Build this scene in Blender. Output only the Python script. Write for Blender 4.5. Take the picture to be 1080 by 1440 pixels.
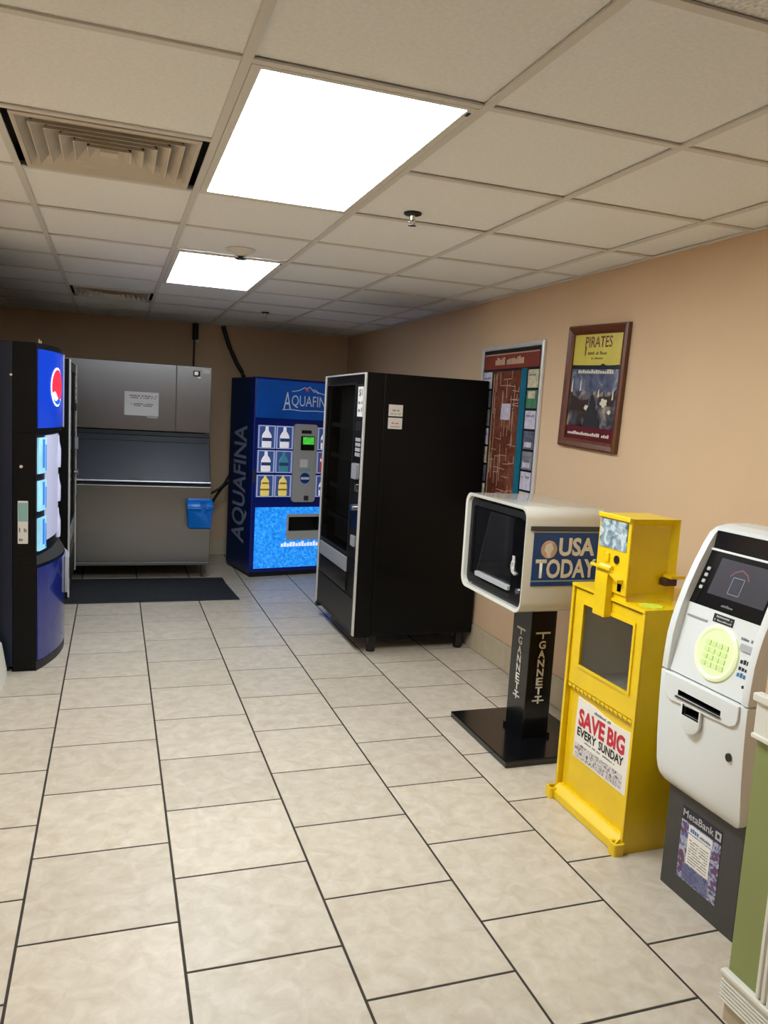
import bpy, bmesh, math, random
from mathutils import Vector, Matrix

scene = bpy.context.scene
for o in list(bpy.data.objects):
    bpy.data.objects.remove(o, do_unlink=True)
C = scene.collection
R = math.radians
rnd = random.Random(7)

# ------------------------------------------------------------------ camera
F_PX = 1097.9
YAW, PITCH, ROLL, CAM_H = 0.3367, -0.1242, 0.0581, 1.5633
cam = bpy.data.cameras.new('camera')
cam_ob = bpy.data.objects.new('camera', cam)
C.objects.link(cam_ob)
cam.sensor_fit = 'VERTICAL'
cam.sensor_height = 36.0
cam.lens = F_PX / 1440.0 * 36.0
cam.clip_start = 0.05
f = Vector((math.sin(YAW) * math.cos(PITCH), math.cos(YAW) * math.cos(PITCH), math.sin(PITCH)))
r0 = Vector((math.cos(YAW), -math.sin(YAW), 0))
u0 = r0.cross(f)
rr = math.cos(ROLL) * r0 + math.sin(ROLL) * u0
uu = -math.sin(ROLL) * r0 + math.cos(ROLL) * u0
m = Matrix((rr, uu, -f)).transposed().to_4x4()
m.translation = (0, 0, CAM_H)
cam_ob.matrix_world = m
scene.camera = cam_ob

# ------------------------------------------------------------------ world, exposure
world = bpy.data.worlds.new('world')
scene.world = world
world.use_nodes = True
world.node_tree.nodes['Background'].inputs[0].default_value = (0.5, 0.45, 0.4, 1)
world.node_tree.nodes['Background'].inputs[1].default_value = 0.0
scene.view_settings.view_transform = 'Standard'
scene.view_settings.look = 'None'
scene.view_settings.gamma = 1.0
scene.view_settings.use_curve_mapping = False
scene.view_settings.exposure = 0.0
LAMP, LAMP_OLD = 29.0, 15.0     # strength of the recessed ceiling lights; the far one has tired tubes
LAMP_COL = (0.90, 1.0, 1.05)

# ------------------------------------------------------------------ room measures
H = 2.352
G = 0.6096
CX, CY = 0.2767, 1.9245          # ceiling grid origin
XR = 2.3526                      # right wall
YB = 8.2                         # back wall
XL = -1.42                       # alcove left wall
XN = 1.585                       # corridor right wall (near)
XNL = -0.60                      # corridor left wall (near)
YN = 1.495                       # end of near right wall
YNL = 4.62                       # end of near left wall
YF = -3.0                        # wall behind the viewer
TW = 0.4526                      # floor tile
TX, TY = 0.2076, 2.2545

# ------------------------------------------------------------------ materials
def lin(c):
    c = c / 255.0
    return c / 12.92 if c <= 0.04045 else ((c + 0.055) / 1.055) ** 2.4
def rgb(r, g, b):
    return (lin(r), lin(g), lin(b), 1.0)

def mat(name, col, rough=0.5, metal=0.0, spec=0.5, emit=None, estr=0.0, alpha=1.0, trans=0.0, coat=0.0,
        noise=0.0, nscale=20.0, bump=0.0, bscale=80.0, stretch=None, rvar=0.0, ior=None, col2=None):
    m = bpy.data.materials.new(name)
    m.use_nodes = True
    nt = m.node_tree
    b = nt.nodes['Principled BSDF']
    b.inputs['Base Color'].default_value = col
    b.inputs['Roughness'].default_value = rough
    b.inputs['Metallic'].default_value = metal
    b.inputs['Specular IOR Level'].default_value = spec
    b.inputs['Alpha'].default_value = alpha
    b.inputs['Transmission Weight'].default_value = trans
    b.inputs['Coat Weight'].default_value = coat
    if ior: b.inputs['IOR'].default_value = ior
    if emit:
        b.inputs['Emission Color'].default_value = emit
        b.inputs['Emission Strength'].default_value = estr
    if noise or bump or rvar:
        tc = nt.nodes.new('ShaderNodeTexCoord')
        mp = nt.nodes.new('ShaderNodeMapping')
        nt.links.new(tc.outputs['Object'], mp.inputs['Vector'])
        if stretch: mp.inputs['Scale'].default_value = stretch
    if noise or rvar:
        n = nt.nodes.new('ShaderNodeTexNoise')
        n.inputs['Scale'].default_value = nscale
        n.inputs['Detail'].default_value = 5
        nt.links.new(mp.outputs['Vector'], n.inputs['Vector'])
    if noise:
        mx = nt.nodes.new('ShaderNodeMix'); mx.data_type = 'RGBA'
        d = col2 or tuple(c * (1 - noise) for c in col[:3]) + (1,)
        e = col if col2 else tuple(min(1, c * (1 + noise)) for c in col[:3]) + (1,)
        mx.inputs[6].default_value = d
        mx.inputs[7].default_value = e
        cr = nt.nodes.new('ShaderNodeMapRange')
        cr.inputs[1].default_value = 0.3; cr.inputs[2].default_value = 0.7
        nt.links.new(n.outputs['Fac'], cr.inputs[0])
        nt.links.new(cr.outputs[0], mx.inputs[0])
        nt.links.new(mx.outputs[2], b.inputs['Base Color'])
    if rvar:
        mr = nt.nodes.new('ShaderNodeMapRange')
        mr.inputs[1].default_value = 0.3; mr.inputs[2].default_value = 0.7
        mr.inputs[3].default_value = max(0.02, rough - rvar); mr.inputs[4].default_value = rough + rvar
        nt.links.new(n.outputs['Fac'], mr.inputs[0])
        nt.links.new(mr.outputs[0], b.inputs['Roughness'])
    if bump:
        n2 = nt.nodes.new('ShaderNodeTexNoise')
        n2.inputs['Scale'].default_value = bscale
        n2.inputs['Detail'].default_value = 4
        nt.links.new(mp.outputs['Vector'], n2.inputs['Vector'])
        bp = nt.nodes.new('ShaderNodeBump')
        bp.inputs['Strength'].default_value = bump
        bp.inputs['Distance'].default_value = 0.004
        nt.links.new(n2.outputs['Fac'], bp.inputs['Height'])
        nt.links.new(bp.outputs['Normal'], b.inputs['Normal'])
    return m

def tile_mat():
    m = bpy.data.materials.new('floor_tile')
    m.use_nodes = True
    nt = m.node_tree; N = nt.nodes; L = nt.links
    b = N['Principled BSDF']
    tc = N.new('ShaderNodeTexCoord'); oi = N.new('ShaderNodeObjectInfo')
    vm = N.new('ShaderNodeVectorMath'); vm.operation = 'SCALE'
    cv = N.new('ShaderNodeCombineXYZ')
    L.new(oi.outputs['Random'], cv.inputs[0]); L.new(oi.outputs['Random'], cv.inputs[1])
    L.new(cv.outputs[0], vm.inputs[0]); vm.inputs['Scale'].default_value = 37.0
    ad = N.new('ShaderNodeVectorMath'); L.new(tc.outputs['Object'], ad.inputs[0]); L.new(vm.outputs[0], ad.inputs[1])
    n1 = N.new('ShaderNodeTexNoise'); n1.inputs['Scale'].default_value = 15; n1.inputs['Detail'].default_value = 8
    n1.inputs['Roughness'].default_value = 0.62; n1.inputs['Distortion'].default_value = 0.7
    L.new(ad.outputs[0], n1.inputs['Vector'])
    rp = N.new('ShaderNodeValToRGB')
    rp.color_ramp.elements[0].position = 0.3; rp.color_ramp.elements[0].color = rgb(190, 175, 154)
    rp.color_ramp.elements[1].position = 0.7; rp.color_ramp.elements[1].color = rgb(213, 201, 184)
    L.new(n1.outputs['Fac'], rp.inputs[0])
    hs = N.new('ShaderNodeHueSaturation')
    mr = N.new('ShaderNodeMapRange'); mr.inputs[3].default_value = 0.95; mr.inputs[4].default_value = 1.05
    L.new(oi.outputs['Random'], mr.inputs[0]); L.new(mr.outputs[0], hs.inputs['Value'])
    L.new(rp.outputs[0], hs.inputs['Color']); L.new(hs.outputs[0], b.inputs['Base Color'])
    b.inputs['Roughness'].default_value = 0.38
    bp = N.new('ShaderNodeBump'); bp.inputs['Strength'].default_value = 0.15; bp.inputs['Distance'].default_value = 0.003
    L.new(n1.outputs['Fac'], bp.inputs['Height']); L.new(bp.outputs[0], b.inputs['Normal'])
    return m

def picture_mat(name, scale, ramp, detail=6, stretch=(1, 1, 1), rough=0.3, distort=1.5, seed=0.0):
    m = bpy.data.materials.new(name)
    m.use_nodes = True
    nt = m.node_tree; N = nt.nodes; L = nt.links
    b = N['Principled BSDF']
    tc = N.new('ShaderNodeTexCoord'); mp = N.new('ShaderNodeMapping')
    mp.inputs['Scale'].default_value = stretch; mp.inputs['Location'].default_value = (seed, seed * 1.7, seed * 0.6)
    L.new(tc.outputs['Object'], mp.inputs['Vector'])
    n = N.new('ShaderNodeTexNoise'); n.inputs['Scale'].default_value = scale; n.inputs['Detail'].default_value = detail
    n.inputs['Distortion'].default_value = distort
    L.new(mp.outputs[0], n.inputs['Vector'])
    rp = N.new('ShaderNodeValToRGB')
    els = rp.color_ramp.elements
    while len(els) < len(ramp): els.new(0.5)
    for e, (p, c) in zip(els, ramp):
        e.position = p; e.color = c
    L.new(n.outputs['Fac'], rp.inputs[0]); L.new(rp.outputs[0], b.inputs['Base Color'])
    b.inputs['Roughness'].default_value = rough
    return m

M = {}
M['tile'] = tile_mat()
M['grout'] = mat('grout', rgb(56, 49, 42), 0.9, noise=0.2, nscale=30)
M['base_tile'] = mat('base_tile', rgb(196, 182, 154), 0.4, noise=0.09, nscale=9)
M['peach'] = mat('peach_wall', rgb(211, 181, 148), 0.75, spec=0.2, noise=0.02, nscale=3, bump=0.08, bscale=220)
M['green'] = mat('green_wainscot', rgb(140, 148, 88), 0.5, noise=0.04, nscale=4)
M['white_trim'] = mat('white_trim', rgb(232, 228, 216), 0.4)
M['ctile'] = mat('ceiling_tile', rgb(240, 240, 238), 0.95, spec=0.1, noise=0.04, nscale=90, bump=0.5, bscale=260)
M['ctile_rough'] = mat('ceiling_tile_rough', rgb(236, 235, 232), 0.95, spec=0.1, noise=0.28, nscale=110, bump=1.0, bscale=120)
M['tee'] = mat('ceiling_tee', rgb(216, 212, 204), 0.5)
M['plenum'] = mat('plenum', rgb(60, 56, 50), 0.9)
M['fixture'] = mat('fixture_white', rgb(222, 218, 208), 0.4)
M['diffuser'] = mat('light_diffuser', (0.9, 0.9, 0.88, 1), 0.4, emit=LAMP_COL + (1,), estr=LAMP)
M['diffuser_old'] = mat('light_diffuser_old', (0.9, 0.9, 0.88, 1), 0.4, emit=(0.88, 0.98, 1.06, 1), estr=LAMP_OLD)
M['vent'] = mat('vent_paint', rgb(206, 196, 180), 0.5, noise=0.04, nscale=14)
M['chrome'] = mat('chrome', (0.8, 0.8, 0.8, 1), 0.18, 1.0)
M['dark_metal'] = mat('dark_metal', rgb(60, 58, 56), 0.4, 0.7)
M['alu'] = mat('satin_aluminium', rgb(216, 213, 208), 0.32, 0.3)
M['black_paint'] = mat('black_paint', rgb(5, 5, 6), 0.4, spec=0.22, bump=0.06, bscale=160)
M['black_gloss'] = mat('black_gloss', rgb(9, 9, 11), 0.14)
M['black_plastic'] = mat('black_plastic', rgb(24, 24, 25), 0.45)
M['charcoal'] = mat('charcoal_metal', rgb(62, 60, 58), 0.5, noise=0.05, nscale=30)
M['grey_plastic'] = mat('grey_plastic', rgb(150, 150, 154), 0.45)
M['lightgrey'] = mat('light_grey', rgb(178, 178, 178), 0.45)
M['smoked_glass'] = mat('smoked_glass', (0.5, 0.52, 0.52, 1), 0.05, trans=1.0, ior=1.15)
M['dim_glass'] = mat('clear_glass', (0.97, 0.98, 0.98, 1), 0.04, trans=1.0, ior=1.2)
M['navy'] = mat('navy_side', rgb(8, 20, 44), 0.4)
M['navy_aqua'] = mat('navy_water', rgb(14, 40, 82), 0.4)
M['royal'] = mat('royal_blue', rgb(10, 32, 120), 0.35, noise=0.12, nscale=4)
M['cola_sign'] = mat('cola_sign', rgb(10, 60, 190), 0.25, emit=rgb(8, 60, 200), estr=0.30)
M['cola_low'] = mat('cola_low', rgb(16, 36, 130), 0.16, coat=0.5)
M['cola_red'] = mat('cola_red', rgb(220, 40, 60), 0.3, emit=rgb(225, 40, 65), estr=0.6)
M['cola_white'] = mat('cola_white', rgb(240, 240, 245), 0.3, emit=rgb(235, 238, 250), estr=0.7)
M['cola_blue'] = mat('cola_blue', rgb(10, 90, 200), 0.3, emit=rgb(20, 100, 215), estr=0.5)
M['label_glow'] = mat('label_glow', rgb(150, 205, 235), 0.3, emit=rgb(140, 200, 235), estr=0.5, noise=0.5, nscale=5, stretch=(1, 8, 1))
M['label_blue'] = mat('label_blue', rgb(40, 110, 190), 0.3, emit=rgb(60, 130, 215), estr=0.6)
M['panel_glow'] = mat('panel_glow', rgb(195, 195, 220), 0.3, emit=rgb(185, 187, 218), estr=0.30)
M['aqua_sign'] = mat('aqua_sign', rgb(12, 62, 140), 0.3, emit=rgb(6, 70, 150), estr=0.30, noise=0.3, nscale=3)
M['aqua_low'] = picture_mat('aqua_low', 46, [(0.3, rgb(20, 100, 200)), (0.55, rgb(36, 135, 222)), (0.75, rgb(70, 170, 240))], 4, rough=0.25, distort=0.4)
bb = M['aqua_low'].node_tree.nodes['Principled BSDF']
M['aqua_low'].node_tree.links.new(bb.inputs['Base Color'].links[0].from_socket, bb.inputs['Emission Color'])
bb.inputs['Emission Strength'].default_value = 1.0
M['aqua_text'] = mat('aqua_text', rgb(190, 198, 215), 0.4, emit=rgb(190, 198, 215), estr=0.14)
M['aqua_text_dim'] = mat('aqua_text_dim', rgb(140, 150, 180), 0.5)
M['pane_glow'] = mat('pane_glow', rgb(70, 92, 150), 0.3, emit=rgb(60, 86, 150), estr=0.28)
M['pane_frame'] = mat('pane_frame', rgb(170, 180, 220), 0.3, emit=rgb(165, 175, 220), estr=0.35)
M['bottle_white'] = mat('bottle_white', rgb(225, 222, 230), 0.3, emit=rgb(225, 222, 232), estr=0.5)
M['bottle_teal'] = mat('bottle_teal', rgb(60, 130, 150), 0.3, emit=rgb(60, 130, 150), estr=0.4)
M['bottle_yellow'] = mat('bottle_yellow', rgb(225, 205, 110), 0.3, emit=rgb(225, 205, 110), estr=0.45)
M['bottle_red'] = mat('bottle_red', rgb(170, 50, 50), 0.3, emit=rgb(170, 50, 50), estr=0.4)
M['bottle_band'] = mat('bottle_band', rgb(50, 66, 110), 0.3, emit=rgb(50, 66, 110), estr=0.3)
M['bottle_amber'] = mat('bottle_amber', rgb(150, 100, 30), 0.3, emit=rgb(150, 100, 30), estr=0.3)
M['screen_green'] = mat('screen_green', rgb(60, 170, 60), 0.3, emit=rgb(70, 190, 60), estr=0.8, noise=0.7, nscale=25)
M['sticker_blue'] = mat('sticker_blue', rgb(20, 60, 150), 0.4)
M['steel'] = mat('brushed_steel', rgb(146, 147, 150), 0.33, 1.0, noise=0.02, nscale=60, stretch=(1, 1, 12), rvar=0.03)
nt = M['steel'].node_tree; b_ = nt.nodes['Principled BSDF']
tg = nt.nodes.new('ShaderNodeTangent'); tg.direction_type = 'RADIAL'; tg.axis = 'Z'
b_.inputs['Anisotropic'].default_value = 0.75; nt.links.new(tg.outputs[0], b_.inputs['Tangent'])
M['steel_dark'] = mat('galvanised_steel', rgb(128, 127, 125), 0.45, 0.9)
M['ice_door'] = mat('ice_door', rgb(40, 44, 56), 0.42)
M['scoop_blue'] = mat('scoop_blue', rgb(6, 116, 214), 0.3)
M['paper'] = mat('paper', rgb(226, 224, 226), 0.7)
M['ink_grey'] = mat('ink_grey', rgb(110, 112, 120), 0.7)
M['ink_black'] = mat('ink_black', rgb(28, 28, 30), 0.7)
M['mat'] = mat('rubber_mat', rgb(38, 40, 46), 0.7, bump=0.5, bscale=200)
M['ivory'] = mat('ivory_gloss', rgb(222, 219, 208), 0.16, coat=0.4)
M['rack_black'] = mat('rack_black', rgb(13, 13, 16), 0.2, coat=0.3)
M['rack_blue'] = mat('rack_sticker_blue', rgb(24, 64, 116), 0.4, noise=0.18, nscale=18)
M['rack_text'] = mat('rack_text', rgb(222, 212, 190), 0.5, noise=0.1, nscale=30)
M['rack_line'] = mat('rack_line', rgb(140, 150, 165), 0.4)
M['globe_pink'] = mat('globe_pink', rgb(196, 160, 140), 0.5, noise=0.25, nscale=22)
M['pillar_text'] = mat('pillar_text', rgb(222, 214, 200), 0.45)
M['yellow'] = mat('yellow_paint', rgb(238, 200, 14), 0.32, noise=0.05, nscale=8, coat=0.2)
M['card'] = mat('advert_card', rgb(236, 230, 220), 0.6)
M['red_ink'] = mat('red_ink', rgb(196, 40, 60), 0.6)
M['lime'] = mat('lime_sticker', rgb(214, 226, 70), 0.5)
M['snow_photo'] = picture_mat('box_picture', 22, [(0.3, rgb(70, 84, 92)), (0.5, rgb(150, 170, 180)), (0.62, rgb(214, 220, 224)), (0.75, rgb(90, 140, 110))], 5)
M['advert_strip'] = picture_mat('advert_strip', 38, [(0.35, rgb(60, 56, 62)), (0.48, rgb(230, 224, 220)), (0.62, rgb(150, 140, 150)), (0.75, rgb(190, 60, 56))], 5)
M['rust_and_gap'] = mat('rusty_latch_and_gap', rgb(66, 40, 34), 0.6)  # rust of the hasp; also the painted shade of the hinge gap
M['box_dark'] = mat('box_inside', rgb(226, 221, 214), 0.7)
M['atm_white'] = mat('atm_white', rgb(224, 226, 224), 0.3)
M['atm_black'] = mat('atm_black', rgb(14, 14, 16), 0.15)
M['atm_screen'] = mat('atm_screen', rgb(58, 56, 62), 0.2, emit=rgb(58, 56, 62), estr=0.35)
M['screen_line'] = mat('screen_line', rgb(120, 120, 130), 0.3, emit=rgb(110, 108, 118), estr=0.4)
M['screen_red'] = mat('screen_red', rgb(110, 62, 70), 0.3, emit=rgb(105, 62, 68), estr=0.4)
M['key_glow'] = mat('key_glow', rgb(226, 238, 188), 0.3, emit=rgb(190, 224, 110), estr=0.16)
M['key_glow_rim'] = mat('key_glow_rim', rgb(238, 246, 208), 0.2, emit=rgb(225, 250, 150), estr=0.20)
M['key_cap'] = mat('key_cap', rgb(212, 228, 162), 0.3, emit=rgb(180, 216, 100), estr=0.14)
M['atm_blue'] = mat('atm_blue', rgb(60, 110, 160), 0.5)
M['poster_edge'] = picture_mat('pedestal_poster', 30, [(0.3, rgb(40, 44, 80)), (0.45, rgb(190, 188, 200)), (0.55, rgb(70, 90, 150)), (0.65, rgb(120, 40, 46)), (0.78, rgb(60, 110, 80))], 3)
M['poster_navy'] = mat('poster_navy', rgb(28, 28, 46), 0.5)
M['poster_low'] = picture_mat('poster_low', 40, [(0.35, rgb(70, 78, 120)), (0.6, rgb(112, 116, 150))], 4)
M['wood'] = mat('frame_wood', rgb(96, 52, 28), 0.35, noise=0.25, nscale=12, stretch=(8, 8, 1), coat=0.2)
M['pir_yellow'] = mat('poster_yellow', rgb(206, 190, 74), 0.3, noise=0.06, nscale=12)
M['pir_brown'] = mat('poster_brown', rgb(104, 44, 24), 0.4)
M['pir_olive'] = mat('poster_olive', rgb(110, 104, 40), 0.4)
M['pir_scene'] = picture_mat('poster_scene', 10, [(0.28, rgb(20, 22, 24)), (0.42, rgb(60, 52, 48)), (0.52, rgb(80, 82, 100)), (0.62, rgb(146, 130, 112)), (0.75, rgb(206, 196, 176))], 8, (1, 1, 0.8))
M['pir_dusk'] = picture_mat('poster_dusk', 8, [(0.3, rgb(48, 52, 66)), (0.55, rgb(92, 98, 124)), (0.75, rgb(160, 160, 176))], 6)
M['pir_sail'] = mat('poster_sail', rgb(214, 206, 190), 0.4)
M['pir_hull'] = mat('poster_hull', rgb(52, 34, 26), 0.4)
M['pir_red'] = mat('poster_red', rgb(92, 22, 34), 0.35)
M['board_back'] = mat('board_back', rgb(34, 34, 40), 0.25)
M['board_map'] = picture_mat('board_map', 9, [(0.3, rgb(84, 46, 38)), (0.5, rgb(112, 60, 46)), (0.7, rgb(134, 86, 68))], 7, rough=0.25)
M['board_head'] = mat('board_head', rgb(128, 58, 48), 0.3, noise=0.12, nscale=20)
M['board_teal'] = mat('board_teal', rgb(24, 104, 128), 0.3, noise=0.15, nscale=10)
M['board_line'] = mat('board_line', rgb(196, 166, 140), 0.5)
M['b_cream'] = mat('b_cream', rgb(196, 190, 160), 0.4, noise=0.3, nscale=40)
M['b_green'] = mat('b_green', rgb(70, 120, 84), 0.4, noise=0.3, nscale=40)
M['b_lilac'] = mat('b_lilac', rgb(196, 190, 208), 0.4, noise=0.2, nscale=40)
M['b_slate'] = mat('b_slate', rgb(86, 92, 106), 0.4, noise=0.5, nscale=40)
M['b_grey'] = mat('b_grey', rgb(120, 122, 130), 0.4, noise=0.5, nscale=40)
M['sticker_white'] = mat('sticker_white', rgb(226, 220, 212), 0.5)
M['sticker_aqua'] = mat('sticker_aqua', rgb(140, 180, 176), 0.5)
M['hose'] = mat('black_hose', rgb(18, 17, 18), 0.45)
M['brown_pipe'] = mat('brown_pipe', rgb(50, 30, 26), 0.5)

# ------------------------------------------------------------------ mesh helpers
def V(*a): return Vector(a)

class Fr:
    """a flat working frame: origin, right, up; normal = right x up"""
    def __init__(s, o, r, u):
        s.o = Vector(o); s.r = Vector(r).normalized(); s.u = Vector(u).normalized(); s.n = s.r.cross(s.u)
    def p(s, a, b, c=0.0):
        return s.o + s.r * a + s.u * b + s.n * c
FRONT = Fr((0, 0, 0), (1, 0, 0), (0, 0, 1))          # local fronts face -y

def finish(name, bm, material, parent=None, bevel=0.0, seg=2, smooth=False, angle=0.6):
    bmesh.ops.remove_doubles(bm, verts=bm.verts, dist=1e-6)
    bmesh.ops.recalc_face_normals(bm, faces=bm.faces)
    if bevel > 0:
        es = [e for e in bm.edges if len(e.link_faces) == 2 and e.calc_face_angle(0) > angle]
        if es:
            bmesh.ops.bevel(bm, geom=es, offset=bevel, segments=seg, affect='EDGES', clamp_overlap=True, profile=0.5)
    me = bpy.data.meshes.new(name)
    bm.to_mesh(me); bm.free()
    if smooth:
        for p in me.polygons: p.use_smooth = True
        try: me.set_sharp_from_angle(angle=R(38))
        except Exception: pass
    me.materials.append(M[material] if isinstance(material, str) else material)
    o = bpy.data.objects.new(name, me)
    C.objects.link(o)
    o.parent = parent
    return o

def bm_box(bm, x0, x1, y0, y1, z0, z1):
    v = [bm.verts.new((x, y, z)) for x in (x0, x1) for y in (y0, y1) for z in (z0, z1)]
    for q in ((0, 1, 3, 2), (4, 6, 7, 5), (0, 4, 5, 1), (2, 3, 7, 6), (0, 2, 6, 4), (1, 5, 7, 3)):
        bm.faces.new([v[i] for i in q])
    return v

def box(name, mt, parent, x0, x1, y0, y1, z0, z1, bevel=0.0, seg=2):
    bm = bmesh.new(); bm_box(bm, x0, x1, y0, y1, z0, z1)
    return finish(name, bm, mt, parent, bevel, seg)

def rrect(u0, u1, v0, v1, r, n=5, corners=(1, 1, 1, 1)):
    """outline counter-clockwise from lower left; corners = ll, lr, ur, ul"""
    pts = []
    for k, (cx, cy, a0) in enumerate(((u0, v0, 180), (u1, v0, 270), (u1, v1, 0), (u0, v1, 90))):
        if r <= 0 or not corners[k]:
            pts.append((cx, cy)); continue
        ox = cx + (r if cx == u0 else -r); oy = cy + (r if cy == v0 else -r)
        for i in range(n + 1):
            a = R(a0 + 90 * i / n)
            pts.append((ox + r * math.cos(a), oy + r * math.sin(a)))
    return pts

def bm_prism(bm, pts, fr, n0, n1):
    a = [bm.verts.new(fr.p(u, v, n0)) for u, v in pts]
    b = [bm.verts.new(fr.p(u, v, n1)) for u, v in pts]
    bm.faces.new(a[::-1]); bm.faces.new(b)
    k = len(pts)
    for i in range(k):
        bm.faces.new((a[i], a[(i + 1) % k], b[(i + 1) % k], b[i]))

def prism(name, mt, parent, pts, fr, n0, n1, bevel=0.0, smooth=False):
    bm = bmesh.new(); bm_prism(bm, pts, fr, n0, n1)
    return finish(name, bm, mt, parent, bevel, smooth=smooth)

def plate(name, mt, parent, fr, u0, u1, v0, v1, n0=0.0, n1=0.004, rad=0.0, bevel=0.0):
    return prism(name, mt, parent, rrect(u0, u1, v0, v1, rad), fr, n0, n1, bevel, smooth=rad > 0)

def bm_ring(bm, outer, inner, fr, n0, n1):
    k = len(outer)
    oa = [bm.verts.new(fr.p(u, v, n0)) for u, v in outer]; ob = [bm.verts.new(fr.p(u, v, n1)) for u, v in outer]
    ia = [bm.verts.new(fr.p(u, v, n0)) for u, v in inner]; ib = [bm.verts.new(fr.p(u, v, n1)) for u, v in inner]
    for i in range(k):
        j = (i + 1) % k
        bm.faces.new((oa[i], oa[j], ob[j], ob[i])); bm.faces.new((ia[j], ia[i], ib[i], ib[j]))
        bm.faces.new((ob[i], ob[j], ib[j], ib[i])); bm.faces.new((oa[j], oa[i], ia[i], ia[j]))

def ring(name, mt, parent, fr, o4, i4, n0, n1, ro=0.0, ri=0.0, bevel=0.0):
    bm = bmesh.new()
    e = 1e-4
    bm_ring(bm, rrect(*o4, max(ro, e)), rrect(*i4, max(ri, e)), fr, n0, n1)
    bmesh.ops.remove_doubles(bm, verts=bm.verts, dist=3e-4 if not ro else 1e-6)
    return finish(name, bm, mt, parent, bevel, smooth=ro > 0)

def disc(name, mt, parent, fr, cu, cv, ru, rv, n0, n1, k=28, bevel=0.0):
    pts = [(cu + ru * math.cos(2 * math.pi * i / k), cv + rv * math.sin(2 * math.pi * i / k)) for i in range(k)]
    return prism(name, mt, parent, pts, fr, n0, n1, bevel, smooth=True)

def lathe(name, mt, parent, prof, fr, cu, cv, k=20, squash=1.0):
    """prof = (radius, height along frame normal)"""
    bm = bmesh.new(); rows = []
    for rad, hh in prof:
        rows.append([bm.verts.new(fr.p(cu + rad * math.cos(2 * math.pi * i / k), cv + rad * math.sin(2 * math.pi * i / k) * squash, hh)) for i in range(k)])
    for a, b in zip(rows, rows[1:]):
        for i in range(k):
            bm.faces.new((a[i], a[(i + 1) % k], b[(i + 1) % k], b[i]))
    bm.faces.new(rows[0][::-1]); bm.faces.new(rows[-1])
    return finish(name, bm, mt, parent, smooth=True)

def tube(name, mt, parent, pts, rad, k=10):
    """smooth tube through points (Catmull-Rom)"""
    P = [Vector(p) for p in pts]
    path = []
    for i in range(len(P) - 1):
        p0 = P[max(i - 1, 0)]; p1 = P[i]; p2 = P[i + 1]; p3 = P[min(i + 2, len(P) - 1)]
        n = 6 if len(P) > 2 else 1
        for s in range(n):
            t = s / n
            path.append(0.5 * ((2 * p1) + (p2 - p0) * t + (2 * p0 - 5 * p1 + 4 * p2 - p3) * t * t + (3 * p1 - p0 - 3 * p2 + p3) * t ** 3))
    path.append(P[-1])
    bm = bmesh.new(); rows = []
    for i, p in enumerate(path):
        d = (path[min(i + 1, len(path) - 1)] - path[max(i - 1, 0)]).normalized()
        a = d.cross(Vector((0, 0, 1)) if abs(d.z) < 0.9 else Vector((0, 1, 0))).normalized(); b = d.cross(a)
        rows.append([bm.verts.new(p + (a * math.cos(2 * math.pi * j / k) + b * math.sin(2 * math.pi * j / k)) * rad) for j in range(k)])
    for a, b in zip(rows, rows[1:]):
        for j in range(k): bm.faces.new((a[j], a[(j + 1) % k], b[(j + 1) % k], b[j]))
    bm.faces.new(rows[0][::-1]); bm.faces.new(rows[-1])
    return finish(name, bm, mt, parent, smooth=True)

def loft(name, mt, parent, rows, bevel=0.0, smooth=False):
    """rows = (z, u0, u1, front, back): a stack of rectangles"""
    bm = bmesh.new(); rs = []
    for z, a, b, d, e in rows:
        rs.append([bm.verts.new(p) for p in ((a, d, z), (b, d, z), (b, e, z), (a, e, z))])
    for p, q in zip(rs, rs[1:]):
        for i in range(4): bm.faces.new((p[i], p[(i + 1) % 4], q[(i + 1) % 4], q[i]))
    bm.faces.new(rs[0][::-1]); bm.faces.new(rs[-1])
    return finish(name, bm, mt, parent, bevel, smooth=smooth)

def text(name, body, mt, parent, fr, u0, u1, v0, v1, n0=0.0, th=0.001, bold=0.0, shear=0.0):
    cu = bpy.data.curves.new(name, 'FONT')
    cu.body = body; cu.size = 1.0; cu.offset = bold; cu.shear = shear; cu.resolution_u = 3
    tmp = bpy.data.objects.new('tmp_text', cu)
    me = bpy.data.meshes.new_from_object(tmp)
    bpy.data.objects.remove(tmp, do_unlink=True); bpy.data.curves.remove(cu)
    xs = [v.co.x for v in me.vertices]; ys = [v.co.y for v in me.vertices]
    ax, bx, ay, by = min(xs), max(xs), min(ys), max(ys)
    for v in me.vertices:
        v.co = fr.p(u0 + (v.co.x - ax) / (bx - ax) * (u1 - u0), v0 + (v.co.y - ay) / (by - ay) * (v1 - v0), n0 + th)
    me.name = name
    me.materials.clear(); me.materials.append(M[mt])
    o = bpy.data.objects.new(name, me); C.objects.link(o); o.parent = parent
    return o

def scribble(name, mt, parent, fr, u0, u1, v0, v1, n0, count, seed=1, th=0.0008, skip=0.12):
    """a row of small unreadable printed marks"""
    rg = random.Random(seed); bm = bmesh.new(); w = (u1 - u0) / count
    for i in range(count):
        if rg.random() < skip: continue
        a = u0 + i * w; hh = (v1 - v0) * rg.uniform(0.55, 1.0)
        bm_prism(bm, [(a + w * 0.08, v0), (a + w * 0.85, v0), (a + w * 0.85, v0 + hh), (a + w * 0.08, v0 + hh)], fr, n0, n0 + th)
    return finish(name, bm, mt, parent)

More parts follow.
